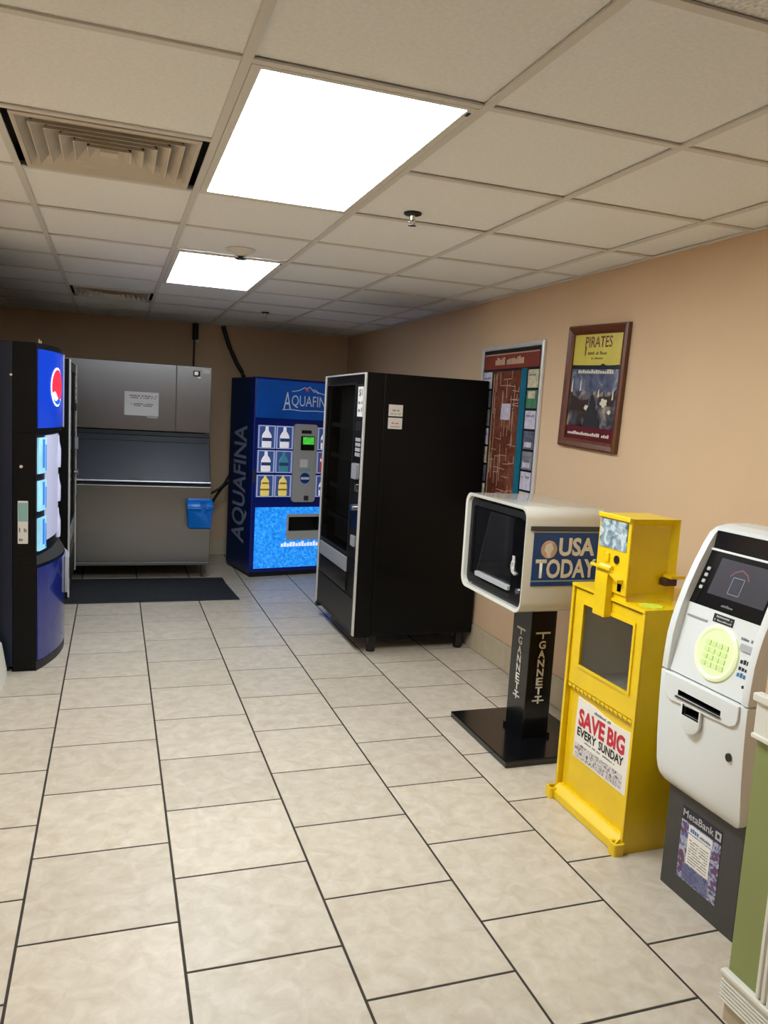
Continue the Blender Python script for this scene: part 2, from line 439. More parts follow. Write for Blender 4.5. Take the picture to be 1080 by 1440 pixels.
def line(name, mt, parent, fr, pts, w, n0, n1):
    """a printed line through (u, v) points"""
    bm = bmesh.new()
    for (a, b), (c, d) in zip(pts, pts[1:]):
        t = Vector((c - a, d - b)); L = t.length or 1; t /= L; q = Vector((-t.y, t.x)) * w / 2
        bm_prism(bm, [(a - q.x, b - q.y), (c - q.x, d - q.y), (c + q.x, d + q.y), (a + q.x, b + q.y)], fr, n0, n1)
    return finish(name, bm, mt, parent)

def cut(objs, mt, x0, x1, y0, y1, z0, z1):
    """cut a real recess, lined with material mt, out of parts that share one parent frame"""
    c = box('cutter', mt, None, x0, x1, y0, y1, z0, z1)
    for o in objs:
        old, loc = o.parent, o.matrix_world.copy()
        o.parent = None; o.matrix_world = Matrix.Identity(4)
        md = o.modifiers.new('cut', 'BOOLEAN'); md.operation = 'DIFFERENCE'; md.object = c; md.solver = 'EXACT'
        md.material_mode = 'TRANSFER'
        bpy.context.view_layer.update()
        me = bpy.data.meshes.new_from_object(o.evaluated_get(bpy.context.evaluated_depsgraph_get()))
        o.modifiers.clear(); me.name = o.data.name; o.data = me
        o.parent = old; o.matrix_parent_inverse = Matrix.Identity(4); o.matrix_basis = Matrix.Identity(4)
    bpy.data.objects.remove(c, do_unlink=True)

def thing(name, label, cat, loc=(0, 0, 0), rotz=0.0, group=None):
    o = bpy.data.objects.new(name, None); C.objects.link(o)
    o.empty_display_size = 0.2
    o.location = loc; o.rotation_euler = (0, 0, rotz)
    o['label'] = label; o['category'] = cat
    if group: o['group'] = group
    return o
def tag(o, label, cat, group=None):
    o['label'] = label; o['category'] = cat
    if group: o['group'] = group
    return o
def struct(o, label=None):
    o['kind'] = 'structure'
    if label: o['label'] = label
    return o
def dup(root, loc, rotz, label):
    r = root.copy(); C.objects.link(r); r.location = loc; r.rotation_euler = (0, 0, rotz); r['label'] = label
    for ch in list(root.children):
        c = ch.copy(); C.objects.link(c); c.parent = r
        for g in ch.children:
            d = g.copy(); C.objects.link(d); d.parent = c
    return r

# ================================================================== THE ROOM
# floor: grout bed with single tiles laid half-bond
floor = struct(box('floor', 'grout', None, XL - 0.1, XR + 0.1, YF - 0.1, YB + 0.1, -0.08, -0.0012), 'beige ceramic tile floor in half bond')
tile_cache = {}
def floor_tile(x0, x1, y0, y1):
    w, d = round(x1 - x0, 4), round(y1 - y0, 4)
    if w < 0.03 or d < 0.03: return
    if (w, d) not in tile_cache:
        o = box('tile', 'tile', floor, -w / 2, w / 2, -d / 2, d / 2, -0.008, 0.0, 0.0010, 1)
        tile_cache[(w, d)] = o.data
    else:
        o = bpy.data.objects.new('tile', tile_cache[(w, d)]); C.objects.link(o); o.parent = floor
    o.location = ((x0 + x1) / 2, (y0 + y1) / 2, 0)
gap = 0.0041
for i in range(-4, 6):
    xa, xb = TX + i * TW, TX + (i + 1) * TW
    off = TY - (TW / 2 if (i % 2 == 0) else 0) 
    if xb < XL or xa > XR: continue
    for j in range(-12, 15):
        ya, yb = off + j * TW, off + (j + 1) * TW
        x0, x1 = max(xa, XL), min(xb, XR); y0, y1 = max(ya, YF), min(yb, YB)
        if y1 <= y0 or x1 <= x0: continue
        if x0 >= XN - 0.02 and y1 <= YN: continue
        if x1 <= XNL + 0.02 and y1 <= YNL: continue
        floor_tile(x0 + gap, x1 - gap, y0 + gap, y1 - gap)

# walls
struct(box('wall_right', 'peach', None, XR, XR + 0.1, YN, YB + 0.1, 0, H + 0.08), 'plain peach painted wall behind the newspaper racks')
struct(box('wall_back', 'peach', None, XL - 0.1, XR, YB, YB + 0.1, 0, H + 0.08), 'peach painted end wall behind the ice machine')
struct(box('wall_left', 'peach', None, XL - 0.1, XL, YNL, YB, 0, H + 0.08), 'peach alcove wall behind the soda machine')
wr = struct(box('wall_corridor_right', 'peach', None, XN, XR + 0.1, YF, YN, 0, H + 0.08), 'peach wall end with green wainscot')
wl = struct(box('wall_corridor_left', 'peach', None, XL - 0.1, XNL, YF, YNL, 0, H + 0.08), 'peach corridor wall with white baseboard')
struct(box('wall_front', 'peach', None, XNL, XN, YF - 0.1, YF, 0, H + 0.08), 'peach wall closing the corridor')

# tile skirting: right and back wall
bs = struct(box('baseboard_right', 'grout', None, XR - 0.006, XR - 0.0005, YN + 0.002, YB - 0.012, 0.0, 0.173), 'beige tile skirting on the peach wall')
k = 0; y = YN + 0.01
while y < YB - 0.03:
    y1 = min(y + 0.4526, YB - 0.014)
    box('tile', 'base_tile', bs, XR - 0.012, XR - 0.004, y + 0.002, y1 - 0.002, 0.003, 0.174, 0.002, 1); y = y1
bk = struct(box('baseboard_back', 'grout', None, XL + 0.002, XR - 0.014, YB - 0.006, YB - 0.0005, 0.0, 0.173), 'beige tile skirting on the end wall')
x = XL + 0.004
while x < XR - 0.05:
    x1 = min(x + 0.4526, XR - 0.016)
    box('tile', 'base_tile', bk, x + 0.002, x1 - 0.002, YB - 0.012, YB - 0.004, 0.003, 0.174, 0.002, 1); x = x1

# near right wall: wainscot, chair rail, fluted moulding, tile foot
FN = Fr((XN, YN, 0), (0, -1, 0), (0, 0, 1))          # u runs toward the viewer, normal = -x
ws = plate('wainscot_panel', 'green', wr, FN, 0.0, 4.4, 0.06, 0.80, 0.0, 0.008); ws['label'] = 'sage green wainscot panel'
cr = struct(plate('trim_1', 'white_trim', None, FN, -0.004, 4.4, 0.80, 0.90, 0.0005, 0.020, bevel=0.003), 'white chair rail on the green wainscot')
plate('rail_cap', 'white_trim', cr, FN, -0.010, 4.4, 0.892, 0.914, 0.0005, 0.030, bevel=0.004)
plate('rail_lip', 'white_trim', cr, FN, -0.006, 4.4, 0.795, 0.808, 0.0005, 0.026, bevel=0.003)
br = struct(plate('baseboard_corridor_right', 'white_trim', None, FN, 0.0, 4.4, 0.056, 0.135, 0.0085, 0.018), 'white fluted baseboard under the green wainscot')
for q in range(7):
    z = 0.060 + q * 0.0105
    plate('flute', 'white_trim', br, FN, -0.006, 4.4, z, z + 0.0065, 0.0085, 0.026, bevel=0.0015)
plate('cap', 'white_trim', br, FN, -0.008, 4.4, 0.132, 0.146, 0.0085, 0.030, bevel=0.003)
tb = struct(plate('trim_2', 'base_tile', None, FN, 0.002, 4.4, 0.0, 0.058, 0.0, 0.012), 'beige tile foot under the fluted baseboard')
pl = struct(plate('trim_3', 'white_trim', None, FN, 0.102, 0.21, 0.148, 0.794, 0.0085, 0.016), 'white fluted pilaster on the green wainscot')
for q in range(6):
    a = 0.104 + q * 0.018
    plate('flute', 'white_trim', pl, FN, a, a + 0.011, 0.148, 0.794, 0.0085, 0.023, bevel=0.002)

# near left wall: white baseboard with sloping face
FP = Fr((XNL, 0, 0), (1, 0, 0), (0, 0, 1))           # profile in x-z, extruded along -normal = +y
prf = [(0.0005, 0.0), (0.056, 0.0), (0.054, 0.045), (0.030, 0.19), (0.018, 0.205), (0.0005, 0.205)]
struct(prism('baseboard_corridor_left', 'white_trim', None, prf, FP, -YNL + 0.0, -YF, 0.002), 'white sloping baseboard beside the soda machine')

# ceiling: dark plenum slab, lay-in tiles, tee bars
ceil = struct(box('ceiling', 'plenum', None, XL - 0.1, XR + 0.1, YF - 0.1, YB + 0.1, H + 0.08, H + 0.14), 'suspended ceiling of square white tiles')
LIGHTS = [(0, 0), (0, 4)]                   # (column, first row), two rows deep
VENTS = [(-1, 1), (-1, 7)]
taken = set()
for c, j in LIGHTS: taken |= {(c, j), (c, j + 1)}
for c, j in VENTS: taken.add((c, j))
ct_cache = {}
def clipx(a, b): return max(a, XL), min(b, XR)
for i in range(-3, 4):
    for j in range(-9, 11):
        if (i, j) in taken: continue
        x0, x1 = clipx(CX + i * G, CX + (i + 1) * G); y0, y1 = max(CY + j * G, YF), min(CY + (j + 1) * G, YB)
        if x1 - x0 < 0.03 or y1 - y0 < 0.03: continue
        if x0 > XN and y1 < YN: continue
        if x1 < XNL and y1 < YNL: continue
        w, d = round(x1 - x0 - 0.012, 4), round(y1 - y0 - 0.012, 4)
        rough = j <= -2
        key = (w, d, rough)
        if key not in ct_cache:
            o = box('ceiling_tile', 'ctile_rough' if rough else 'ctile', ceil, -w / 2, w / 2, -d / 2, d / 2, 0, 0.015)
            ct_cache[key] = o.data
        else:
            o = bpy.data.objects.new('ceiling_tile', ct_cache[key]); C.objects.link(o); o.parent = ceil
        o.location = ((x0 + x1) / 2, (y0 + y1) / 2, H + 0.0075 + rnd.uniform(-0.0012, 0.0018))
        o.rotation_euler = (rnd.uniform(-0.002, 0.002), rnd.uniform(-0.002, 0.002), 0)
for i in range(-2, 4):
    x = CX + i * G
    box('tee_bar', 'tee', ceil, x - 0.012, x + 0.012, YF, YB, H, H + 0.006)
for j in range(-8, 11):
    y = CY + j * G
    for i in range(-3, 4):
        x0, x1 = clipx(CX + i * G, CX + (i + 1) * G)
        if any(c == i and jj + 1 == j for c, jj in LIGHTS): continue      # the light spans two rows
        box('tee_bar', 'tee', ceil, x0 + 0.0125, x1 - 0.0125, y - 0.012, y + 0.012, H + 0.0005, H + 0.006)
box('wall_angle', 'tee', ceil, XR - 0.02, XR - 0.0005, YN, YB, H - 0.001, H + 0.004)
box('wall_angle', 'tee', ceil, XL, XR - 0.021, YB - 0.02, YB - 0.0005, H - 0.001, H + 0.004)

# ================================================================== CEILING FITTINGS
DOWN = Fr((0, 0, 0), (1, 0, 0), (0, -1, 0))          # normal = -z
def ceiling_light(c, j, label, dm='diffuser'):
    t = thing('ceiling_light', label, 'ceiling light', (CX + (c + 0.5) * G, CY + (j + 1) * G, H), 0, 'recessed ceiling lights')
    a, b = G / 2 - 0.013, G - 0.013
    ring('frame', 'fixture', t, DOWN, (-a, a, -b, b), (-a + 0.026, a - 0.026, -b + 0.018, b - 0.018), -0.010, 0.001, bevel=0.001)
    d = plate('diffuser', dm, t, DOWN, -a + 0.026, a - 0.026, -b + 0.018, b - 0.018, -0.008, -0.004)
    plate('housing', 'fixture', t, DOWN, -a, a, -b, b, -0.030, -0.012)
    plate('latch', 'dark_metal', t, DOWN, a - 0.020, a - 0.010, b - 0.05, b - 0.03, 0.001, 0.003)
ceiling_light(0, 0, 'large bright recessed ceiling light beside the louvred air vent with dark side gaps')
ceiling_light(0, 4, 'bright recessed ceiling light just past the white cone sprinkler', 'diffuser_old')

def air_vent(c, j, label):
    t = thing('air_vent', label, 'air vent', (CX + (c + 0.5) * G, CY + (j + 0.5) * G, H), 0, 'ceiling air vents')
    a = G / 2 - 0.013
    plate('backing', 'plenum', t, DOWN, -a, a, -a, a, -0.074, -0.070)
    o = a - 0.022
    ring('frame', 'vent', t, DOWN, (-o, o, -a + 0.004, a - 0.004), (-o + 0.014, o - 0.014, -a + 0.030, a - 0.030), -0.006, 0.003, bevel=0.001)
    # nested flared louvres, each a frustum ring
    s = 0.264; n = 6; step = s / (n + 0.7)
    for q in range(n):
        ro = s - q * step; ri = ro - step * 0.86
        z0, z1 = -0.034, 0.004
        bm = bmesh.new()
        def rect(h, z): return [bm.verts.new(DOWN.p(x, y, z)) for x, y in ((-h, -h), (h, -h), (h, h), (-h, h))]
        A = rect(ro, z1); B = rect(ri, z0); A2 = rect(ro - 0.003, z1); B2 = rect(ri - 0.003, z0)
        for k in range(4):
            l = (k + 1) % 4
            bm.faces.new((A[k], A[l], B[l], B[k])); bm.faces.new((A2[l], A2[k], B2[k], B2[l]))
            bm.faces.new((B[k], B[l], B2[l], B2[k])); bm.faces.new((A[l], A[k], A2[k], A2[l]))
        finish('louvre', bm, 'vent', t)
    h = s - n * step
    plate('centre_plate', 'vent', t, DOWN, -h, h, -h, h, -0.010, 0.003, bevel=0.001)
air_vent(-1, 1, 'square louvred air vent beside the large bright ceiling light')
air_vent(-1, 7, 'square louvred air vent above the stainless ice machine')

def sprinkler(x, y, label, white=False):
    t = thing('sprinkler', label, 'sprinkler', (x, y, H + 0.0065), 0, 'ceiling sprinklers')
    if white:
        lathe('escutcheon', 'fixture', t, [(0.075, 0.0), (0.074, 0.004), (0.052, 0.012), (0.026, 0.032), (0.020, 0.034)], DOWN, 0, 0)
        lathe('head', 'dark_metal', t, [(0.014, 0.032), (0.014, 0.044), (0.030, 0.046), (0.030, 0.049)], DOWN, 0, 0)
    else:
        lathe('escutcheon', 'dark_metal', t, [(0.036, 0.0), (0.035, 0.005), (0.020, 0.010), (0.013, 0.011)], DOWN, 0, 0)
        lathe('neck', 'chrome', t, [(0.012, 0.010), (0.010, 0.026), (0.006, 0.028)], DOWN, 0, 0)
        for s in (-1, 1):
            tube('frame_arm', 'chrome', t, [(s * 0.009, 0, -0.022), (s * 0.011, 0, -0.034), (s * 0.003, 0, -0.046)], 0.0025, 6)
        lathe('deflector', 'chrome', t, [(0.004, 0.044), (0.017, 0.046), (0.017, 0.0475), (0.004, 0.048)], DOWN, 0, 0)
sprinkler(1.105, 3.02, 'dark ceiling sprinkler two tiles right of the large bright light')
sprinkler(1.19, 6.72, 'small dark ceiling sprinkler above the blue water vending machine')
sprinkler(0.60, 4.17, 'white cone sprinkler between the two bright ceiling lights', True)

# ================================================================== SNACK MACHINES
def snack_machine(label, loc, rot):
    t = thing('snack_machine', label, 'vending machine', loc, rot, 'black snack machines')
    W, D, DT, Z0, Z1 = 1.0, 0.841, 0.11, 0.112, 1.82
    box('cabinet', 'black_paint', t, 0.012, W - 0.004, DT + 0.004, D, 0.115, Z1, 0.006)
    # door built round the window opening
    wu0, wu1, wz0, wz1 = 0.045, 0.755, 0.63, 1.745
    bm = bmesh.new()
    bm_box(bm, 0.0, wu0, 0.0, DT, Z0, Z1); bm_box(bm, wu1, W, 0.0, DT, Z0, Z1)
    bm_box(bm, wu0, wu1, 0.0, DT, wz1, Z1); bm_box(bm, wu0, wu1, 0.0, DT, Z0, wz0)
    d = finish('door', bm, 'black_paint', t)
    ring('window_gasket', 'black_plastic', d, FRONT, (wu0 - 0.012, wu1 + 0.012, wz0 - 0.012, wz1 + 0.012), (wu0, wu1, wz0, wz1), 0.0, 0.006)
    plate('window_pane', 'smoked_glass', d, FRONT, wu0, wu1, wz0, wz1, -0.012, -0.006)
    # dark interior with shelves and a grey light column
    plate('interior', 'charcoal', t, FRONT, wu0 - 0.01, wu1 + 0.01, wz0 - 0.01, wz1 + 0.005, -DT - 0.003, -DT + 0.002)
    plate('light_column', 'lightgrey', t, FRONT, wu1 - 0.10, wu1 - 0.02, 1.35, 1.735, -0.085, -0.055, 0.01)
    for z in (0.80, 1.02, 1.24, 1.46):
        sh = box('shelf', 'black_plastic', t, wu0 + 0.01, wu1 - 0.11, 0.05, DT - 0.003, z, z + 0.012)
        plate('price_rail', 'charcoal', sh, Fr((0, 0.05, 0), (1, 0, 0), (0, 0, 1)), wu0 + 0.01, wu1 - 0.11, z - 0.006, z + 0.026, 0.0, 0.005)
    # silver edge trims
    for a, b in ((0.0, 0.020), (W - 0.026, W)):
        plate('edge_trim', 'alu', t, FRONT, a, b, Z0 + 0.01, Z1 - 0.002, 0.0005, 0.014, bevel=0.004)
    plate('top_trim', 'alu', t, FRONT, 0.021, W - 0.027, Z1 - 0.012, Z1 - 0.002, 0.0005, 0.010, bevel=0.002)
    # delivery bin
    plate('bin_flap', 'grey_plastic', t, FRONT, 0.06, 0.76, 0.50, 0.60, 0.0005, 0.012, bevel=0.004)
    plate('bin_recess', 'black_gloss', t, FRONT, 0.06, 0.76, 0.37, 0.495, 0.0005, 0.006, bevel=0.002)
    plate('kick_panel', 'black_plastic', t, FRONT, 0.03, 0.965, 0.145, 0.355, 0.0005, 0.006, bevel=0.002)
    # control column
    cp = plate('control_panel', 'black_gloss', t, FRONT, 0.79, 0.968, 0.62, 1.745, 0.0005, 0.008, 0.012)
    plate('instruction_card', 'sticker_white', cp, FRONT, 0.84, 0.955, 1.54, 1.73, 0.008, 0.010)
    text('card_figure', '$1', 'ink_black', cp, FRONT, 0.865, 0.935, 1.665, 1.715, 0.010, 0.0008, 0.01)
    scribble('card_print', 'ink_grey', cp, FRONT, 0.855, 0.945, 1.62, 1.64, 0.010, 6, 3)
    scribble('card_print', 'ink_grey', cp, FRONT, 0.855, 0.945, 1.57, 1.60, 0.010, 4, 4)
    plate('display', 'black_plastic', cp, FRONT, 0.83, 0.955, 1.45, 1.51, 0.008, 0.014, 0.006)
    for a in range(3):
        for b in range(4):
            plate('key', 'lightgrey', cp, FRONT, 0.845 + a * 0.036, 0.870 + a * 0.036, 1.285 + b * 0.032, 1.308 + b * 0.032, 0.008, 0.013, 0.004)
    plate('bill_slot', 'grey_plastic', cp, FRONT, 0.84, 0.945, 1.14, 1.24, 0.008, 0.030, 0.012)
    plate('coin_slot', 'chrome', cp, FRONT, 0.875, 0.925, 1.06, 1.11, 0.008, 0.014, 0.006)
    disc('lock', 'chrome', cp, FRONT, 0.90, 0.955, 0.022, 0.022, 0.008, 0.034)
    plate('coin_return', 'grey_plastic', cp, FRONT, 0.85, 0.94, 0.70, 0.77, 0.008, 0.016, 0.008)
    # feet and hinge
    for a in (0.05, W - 0.07):
        for b in (DT + 0.03, D - 0.07):
            lg = box('leg', 'black_plastic', t, a - 0.022, a + 0.022, b - 0.022, b + 0.022, 0.012, 0.12)
            lathe('foot', 'black_plastic', lg, [(0.030, 0.0), (0.030, 0.010), (0.014, 0.016)], Fr((a, b, 0), (1, 0, 0), (0, 1, 0)), 0, 0, 14)
    box('hinge', 'black_plastic', t, 0.0, 0.05, -0.012, 0.06, 0.085, 0.111, 0.004)
    return t
sm = snack_machine('black snack vending machine with two small stickers on its side, next to the directory board', (1.49, 5.705, 0), R(-90))
s2 = dup(sm, (-0.305, 5.93, 0), R(90), 'black vending machine with silver edge trim, behind the soda machine beside the ice machine')
# two notices on the near side of the first machine only
FS = Fr((1.0 - 0.004, 0, 0), (0, 1, 0), (0, 0, 1))   # its right-hand side, normal = +x
for n_, (v0, v1, c_) in enumerate(((1.555, 1.628, 'ink_grey'), (1.475, 1.546, 'red_ink'))):
    st = plate('side_sticker', 'sticker_white', sm, FS, 0.150, 0.245, v0, v1, 0.0003, 0.0015)
    scribble('sticker_print', c_, st, FS, 0.175, 0.222, v0 + 0.032, v0 + 0.042, 0.0015, 6, 5 + n_, 0.0005)
    scribble('sticker_print', 'ink_grey', st, FS, 0.165, 0.232, v0 + 0.012, v0 + 0.018, 0.0015, 9, 9 + n_, 0.0005)

# ================================================================== SODA MACHINE (curved front)
def soda_machine():
    t = thing('soda_machine', 'navy soda vending machine with curved front and red, white and blue globe sign', 'vending machine', (-0.405, 4.69, 0), R(90))
    W = 0.96
    def arc(b, n0=0.0):
        return lambda u: -b * (1 - ((u - W / 2) / (W / 2)) ** 2) - n0     # local y of the front
    def curved(name, mt, parent, b, u0, u1, z0, z1, n0, n1, n=22, bz=None, bevel=0.0):
        bm = bmesh.new(); f0 = arc(b); f1 = arc(b if bz is None else bz)
        rows = []
        for i in range(n + 1):
            u = u0 + (u1 - u0) * i / n
            rows.append([bm.verts.new((u, (f1(u) if zz == z1 else f0(u)) - nn, zz)) for zz, nn in ((z0, n0), (z1, n0), (z1, n1), (z0, n1))])
        for a, c in zip(rows, rows[1:]):
            for k in range(4): bm.faces.new((a[k], a[(k + 1) % 4], c[(k + 1) % 4], c[k]))
        bm.faces.new(rows[0][::-1]); bm.faces.new(rows[-1])
        return finish(name, bm, mt, parent, bevel, smooth=True)
    def slab(name, mt, b, z0, z1, back):
        pts = [(W * i / 24, arc(b)(W * i / 24)) for i in range(25)] + [(W, back), (0, back)]
        bm = bmesh.new()
        A = [bm.verts.new((u, y, z0)) for u, y in pts]; B = [bm.verts.new((u, y, z1)) for u, y in pts]
        bm.faces.new(A[::-1]); bm.faces.new(B)
        for i in range(len(pts)):
            j = (i + 1) % len(pts); bm.faces.new((A[i], A[j], B[j], B[i]))
        return finish(name, bm, mt, t, smooth=True)
    box('cabinet', 'navy', t, 0.004, W - 0.004, 0.119, 0.90, 0.03, 1.84, 0.004)
    box('base', 'black_plastic', t, 0.02, W - 0.02, 0.14, 0.86, 0.0, 0.029)
    # the door: three black bodies of different bulge
    slab('door_head', 'black_paint', 0.100, 1.352, 1.840, 0.117)
    slab('door_middle', 'black_paint', 0.072, 0.665, 1.351, 0.117)
    slab('door_foot', 'black_paint', 0.118, 0.0, 0.612, 0.117)
    slab('door_waist', 'black_paint', 0.070, 0.6125, 0.6645, 0.117)
    curved('ledge', 'charcoal', t, 0.118, 0.01, W - 0.01, 0.613, 0.664, -0.03, 0.002, bz=0.085)
    # sign with globe
    sg = curved('sign', 'cola_sign', t, 0.100, 0.012, W - 0.012, 1.378, 1.808, 0.0005, 0.006)
    curved('sign_lit_edge', 'alu', t, 0.100, 0.575, 0.605, 1.37, 1.815, 0.0065, 0.014)  # pale strip; light on the edge of the sign's bulge put into colour
    f0 = arc(0.100)
    def globe(name, mt, fn, n0, n1, k=30):
        bm = bmesh.new(); pts = fn(k)
        A = [bm.verts.new((u, f0(u) - n0, z)) for u, z in pts]; B = [bm.verts.new((u, f0(u) - n1, z)) for u, z in pts]
        bm.faces.new(A[::-1]); bm.faces.new(B)
        for i in range(len(pts)):
            j = (i + 1) % len(pts); bm.faces.new((A[i], A[j], B[j], B[i]))
        return finish(name, bm, mt, sg)
    gu, gz, gr = 0.270, 1.610, 0.112
    cir = lambda r: (lambda k: [(gu + r * math.cos(2 * math.pi * i / k), gz + r * math.sin(2 * math.pi * i / k)) for i in range(k)])
    globe('globe_white', 'cola_white', cir(gr), 0.007, 0.009)
    def cap(r, sgn, a0, a1, wob):
        def fn(k):
            p = [(gu + r * math.cos(R(a0 + (a1 - a0) * i / k)), gz + r * math.sin(R(a0 + (a1 - a0) * i / k))) for i in range(k + 1)]
            (xa, za), (xb, zb) = p[-1], p[0]
            for i in range(1, k):
                s = i / k
                p.append((xa + (xb - xa) * s, za + (zb - za) * s + wob * math.sin(2 * math.pi * s)))
            return p
        return fn
    globe('globe_red', 'cola_red', cap(gr - 0.012, 1, -38, 200, 0.016), 0.010, 0.012, 20)
    globe('globe_blue', 'cola_blue', cap(gr - 0.012, -1, 222, 308, 0.010), 0.010, 0.012, 20)
    # lit selection labels and panel
    for z0, z1 in ((1.125, 1.325), (0.915, 1.085), (0.690, 0.875)):
        lb = curved('selection_label', 'label_glow', t, 0.072, 0.012, 0.125, z0, z1, 0.0005, 0.012, 8)
        curved('label_stripe', 'label_blue', lb, 0.072, 0.062, 0.090, z0 + 0.03, z1 - 0.01, 0.0125, 0.014, 5)
        curved('label_stripe', 'label_blue', lb, 0.072, 0.105, 0.118, z0 + 0.01, z1 - 0.04, 0.0125, 0.014, 5)
        bt = lathe('bottle_picture', 'panel_glow', t, [(0.030, 0.0), (0.034, 0.02), (0.034, (z1 - z0) * 0.55), (0.016, (z1 - z0) * 0.8), (0.012, (z1 - z0) * 0.98)], Fr((0.52, arc(0.072)(0.52) - 0.008, z0), (1, 0, 0), (0, 1, 0)), 0, 0, 14, 0.5)
    curved('selection_panel', 'panel_glow', t, 0.072, 0.128, 0.50, 0.735, 1.335, 0.0005, 0.010)
    curved('coin_panel', 'black_gloss', t, 0.072, 0.60, 0.90, 0.75, 1.33, 0.0005, 0.010)
    # lower panel, vend flap, kick strip
    curved('lower_panel', 'cola_low', t, 0.118, 0.012, W - 0.012, 0.055, 0.595, 0.0005, 0.006)
    vf = curved('vend_flap', 'lightgrey', t, 0.118, 0.46, 0.84, 0.345, 0.575, 0.0065, 0.030, 12, bevel=0.004)
    curved('flap_opening_shade', 'black_plastic', vf, 0.118, 0.50, 0.80, 0.42, 0.55, 0.0305, 0.032, 10)  # flat plate; the darkness of the vend opening is put into its colour
    curved('kick_strip', 'black_plastic', t, 0.118, 0.0, W, 0.0, 0.05, 0.0005, 0.004)
    # side of the door: inspection sticker, screws, hinge pin
    FD = Fr((0, 0, 0), (0, -1, 0), (0, 0, 1))        # near side: normal = -x (faces the viewer), u runs toward the front
    st = plate('side_sticker', 'sticker_white', t, FD, -0.092, -0.040, 0.735, 0.975, 0.0003, 0.0015, 0.004)
    plate('sticker_band', 'sticker_aqua', st, FD, -0.090, -0.042, 0.86, 0.965, 0.0015, 0.002)
    scribble('sticker_print', 'ink_grey', st, FD, -0.086, -0.046, 0.80, 0.825, 0.0015, 5, 2, 0.0005)
    scribble('sticker_print', 'ink_grey', st, FD, -0.086, -0.056, 0.75, 0.765, 0.0015, 3, 8, 0.0005)
    disc('screw', 'chrome', t, FD, -0.075, 1.165, 0.009, 0.009, 0.0, 0.004, 12)
    disc('screw', 'chrome', t, FD, -0.125, 1.66, 0.007, 0.007, 0.0, 0.004, 12)
    for a in (0.05, 0.16):
        lathe('hinge_pin_or_gap', 'chrome', t, [(0.005, 0.0), (0.005, 0.022)], Fr((a, -0.01, 1.84), (1, 0, 0), (0, 1, 0)), 0, 0, 10)
soda_machine()

# ================================================================== ICE MACHINE
def ice_machine():
    t = thing('ice_machine', 'large stainless steel ice machine with dark sloping bin door on the end wall', 'ice machine', (-0.42, 7.0, 0), 0)
    W = 1.24
    hf = 0.20                                        # head front
    box('head', 'steel_dark', t, 0.006, W - 0.006, hf + 0.014, 1.06, 1.30, 1.885, 0.004)
    FH = Fr((0, hf + 0.013, 0), (1, 0, 0), (0, 0, 1))
    pa = plate('front_panel', 'steel', t, FH, 0.004, 0.930, 1.302, 1.888, 0.0, 0.014, bevel=0.004)
    pb = plate('front_panel', 'steel', t, FH, 0.934, W - 0.004, 1.302, 1.888, 0.0, 0.014, bevel=0.004)
    plate('badge', 'ink_black', pb, FH, 1.075, 1.135, 1.80, 1.85, 0.0145, 0.018)
    plate('badge_face', 'chrome', pb, FH, 1.085, 1.118, 1.812, 1.842, 0.0185, 0.020)
    plate('badge_tail', 'chrome', pb, FH, 1.115, 1.140, 1.785, 1.80, 0.0145, 0.017)
    plate('data_label', 'sticker_white', pb, FH, 1.155, 1.222, 1.832, 1.872, 0.0145, 0.016)
    # bin: side profile with sloping top
    FPz = Fr((0, 0, 0), (0, 1, 0), (0, 0, 1))        # normal = +x
    prism('bin', 'steel_dark', t, [(0.012, 0.17), (0.012, 0.85), (0.215, 1.285), (1.06, 1.285), (1.06, 0.17)], FPz, 0.004, W - 0.004, 0.004)
    plate('bin_front', 'steel', t, FRONT, 0.0, W, 0.165, 0.835, -0.0115, 0.0, bevel=0.004)
    sl = Vector((0, 0.203, 0.435)).normalized()
    FD = Fr((0, 0.0105, 0.85), (1, 0, 0), sl)
    dr = plate('bin_door', 'ice_door', t, FD, 0.004, W - 0.008, 0.02, 0.455, 0.0, 0.022, bevel=0.006)
    plate('door_rib', 'ice_door', dr, FD, 0.03, W - 0.035, 0.385, 0.40, 0.022, 0.030, bevel=0.003)
    plate('door_rib', 'black_plastic', dr, FD, 0.004, W - 0.008, 0.440, 0.478, 0.0, 0.035, bevel=0.004)
    hd = plate('door_handle', 'steel', dr, FD, 0.0, W - 0.004, 0.0, 0.022, 0.0, 0.038, bevel=0.006)
    plate('handle_notch', 'black_plastic', dr, FD, 0.545, 0.645, 0.022, 0.044, 0.0225, 0.034, 0.004)
    plate('gasket', 'black_plastic', t, FRONT, 0.004, W - 0.004, 0.836, 0.850, -0.0115, -0.002)
    plate('lower_rail', 'steel_dark', t, FRONT, 0.0, W - 0.004, 0.135, 0.164, -0.05, -0.002, bevel=0.003)
    box('underside', 'steel_dark', t, 0.01, W - 0.01, 0.052, 1.05, 0.137, 0.168)
    for a in (0.06, W - 0.045):
        for b in (0.13, 0.98):
            lathe('leg', 'steel', t, [(0.020, 0.0), (0.020, 0.012), (0.013, 0.016), (0.015, 0.14)], Fr((a, b, 0.0125 if b < 0.2 and False else 0.0), (1, 0, 0), (0, 1, 0)), 0, 0, 14)
    # power cable comes out on the right
    return t
ice_machine()
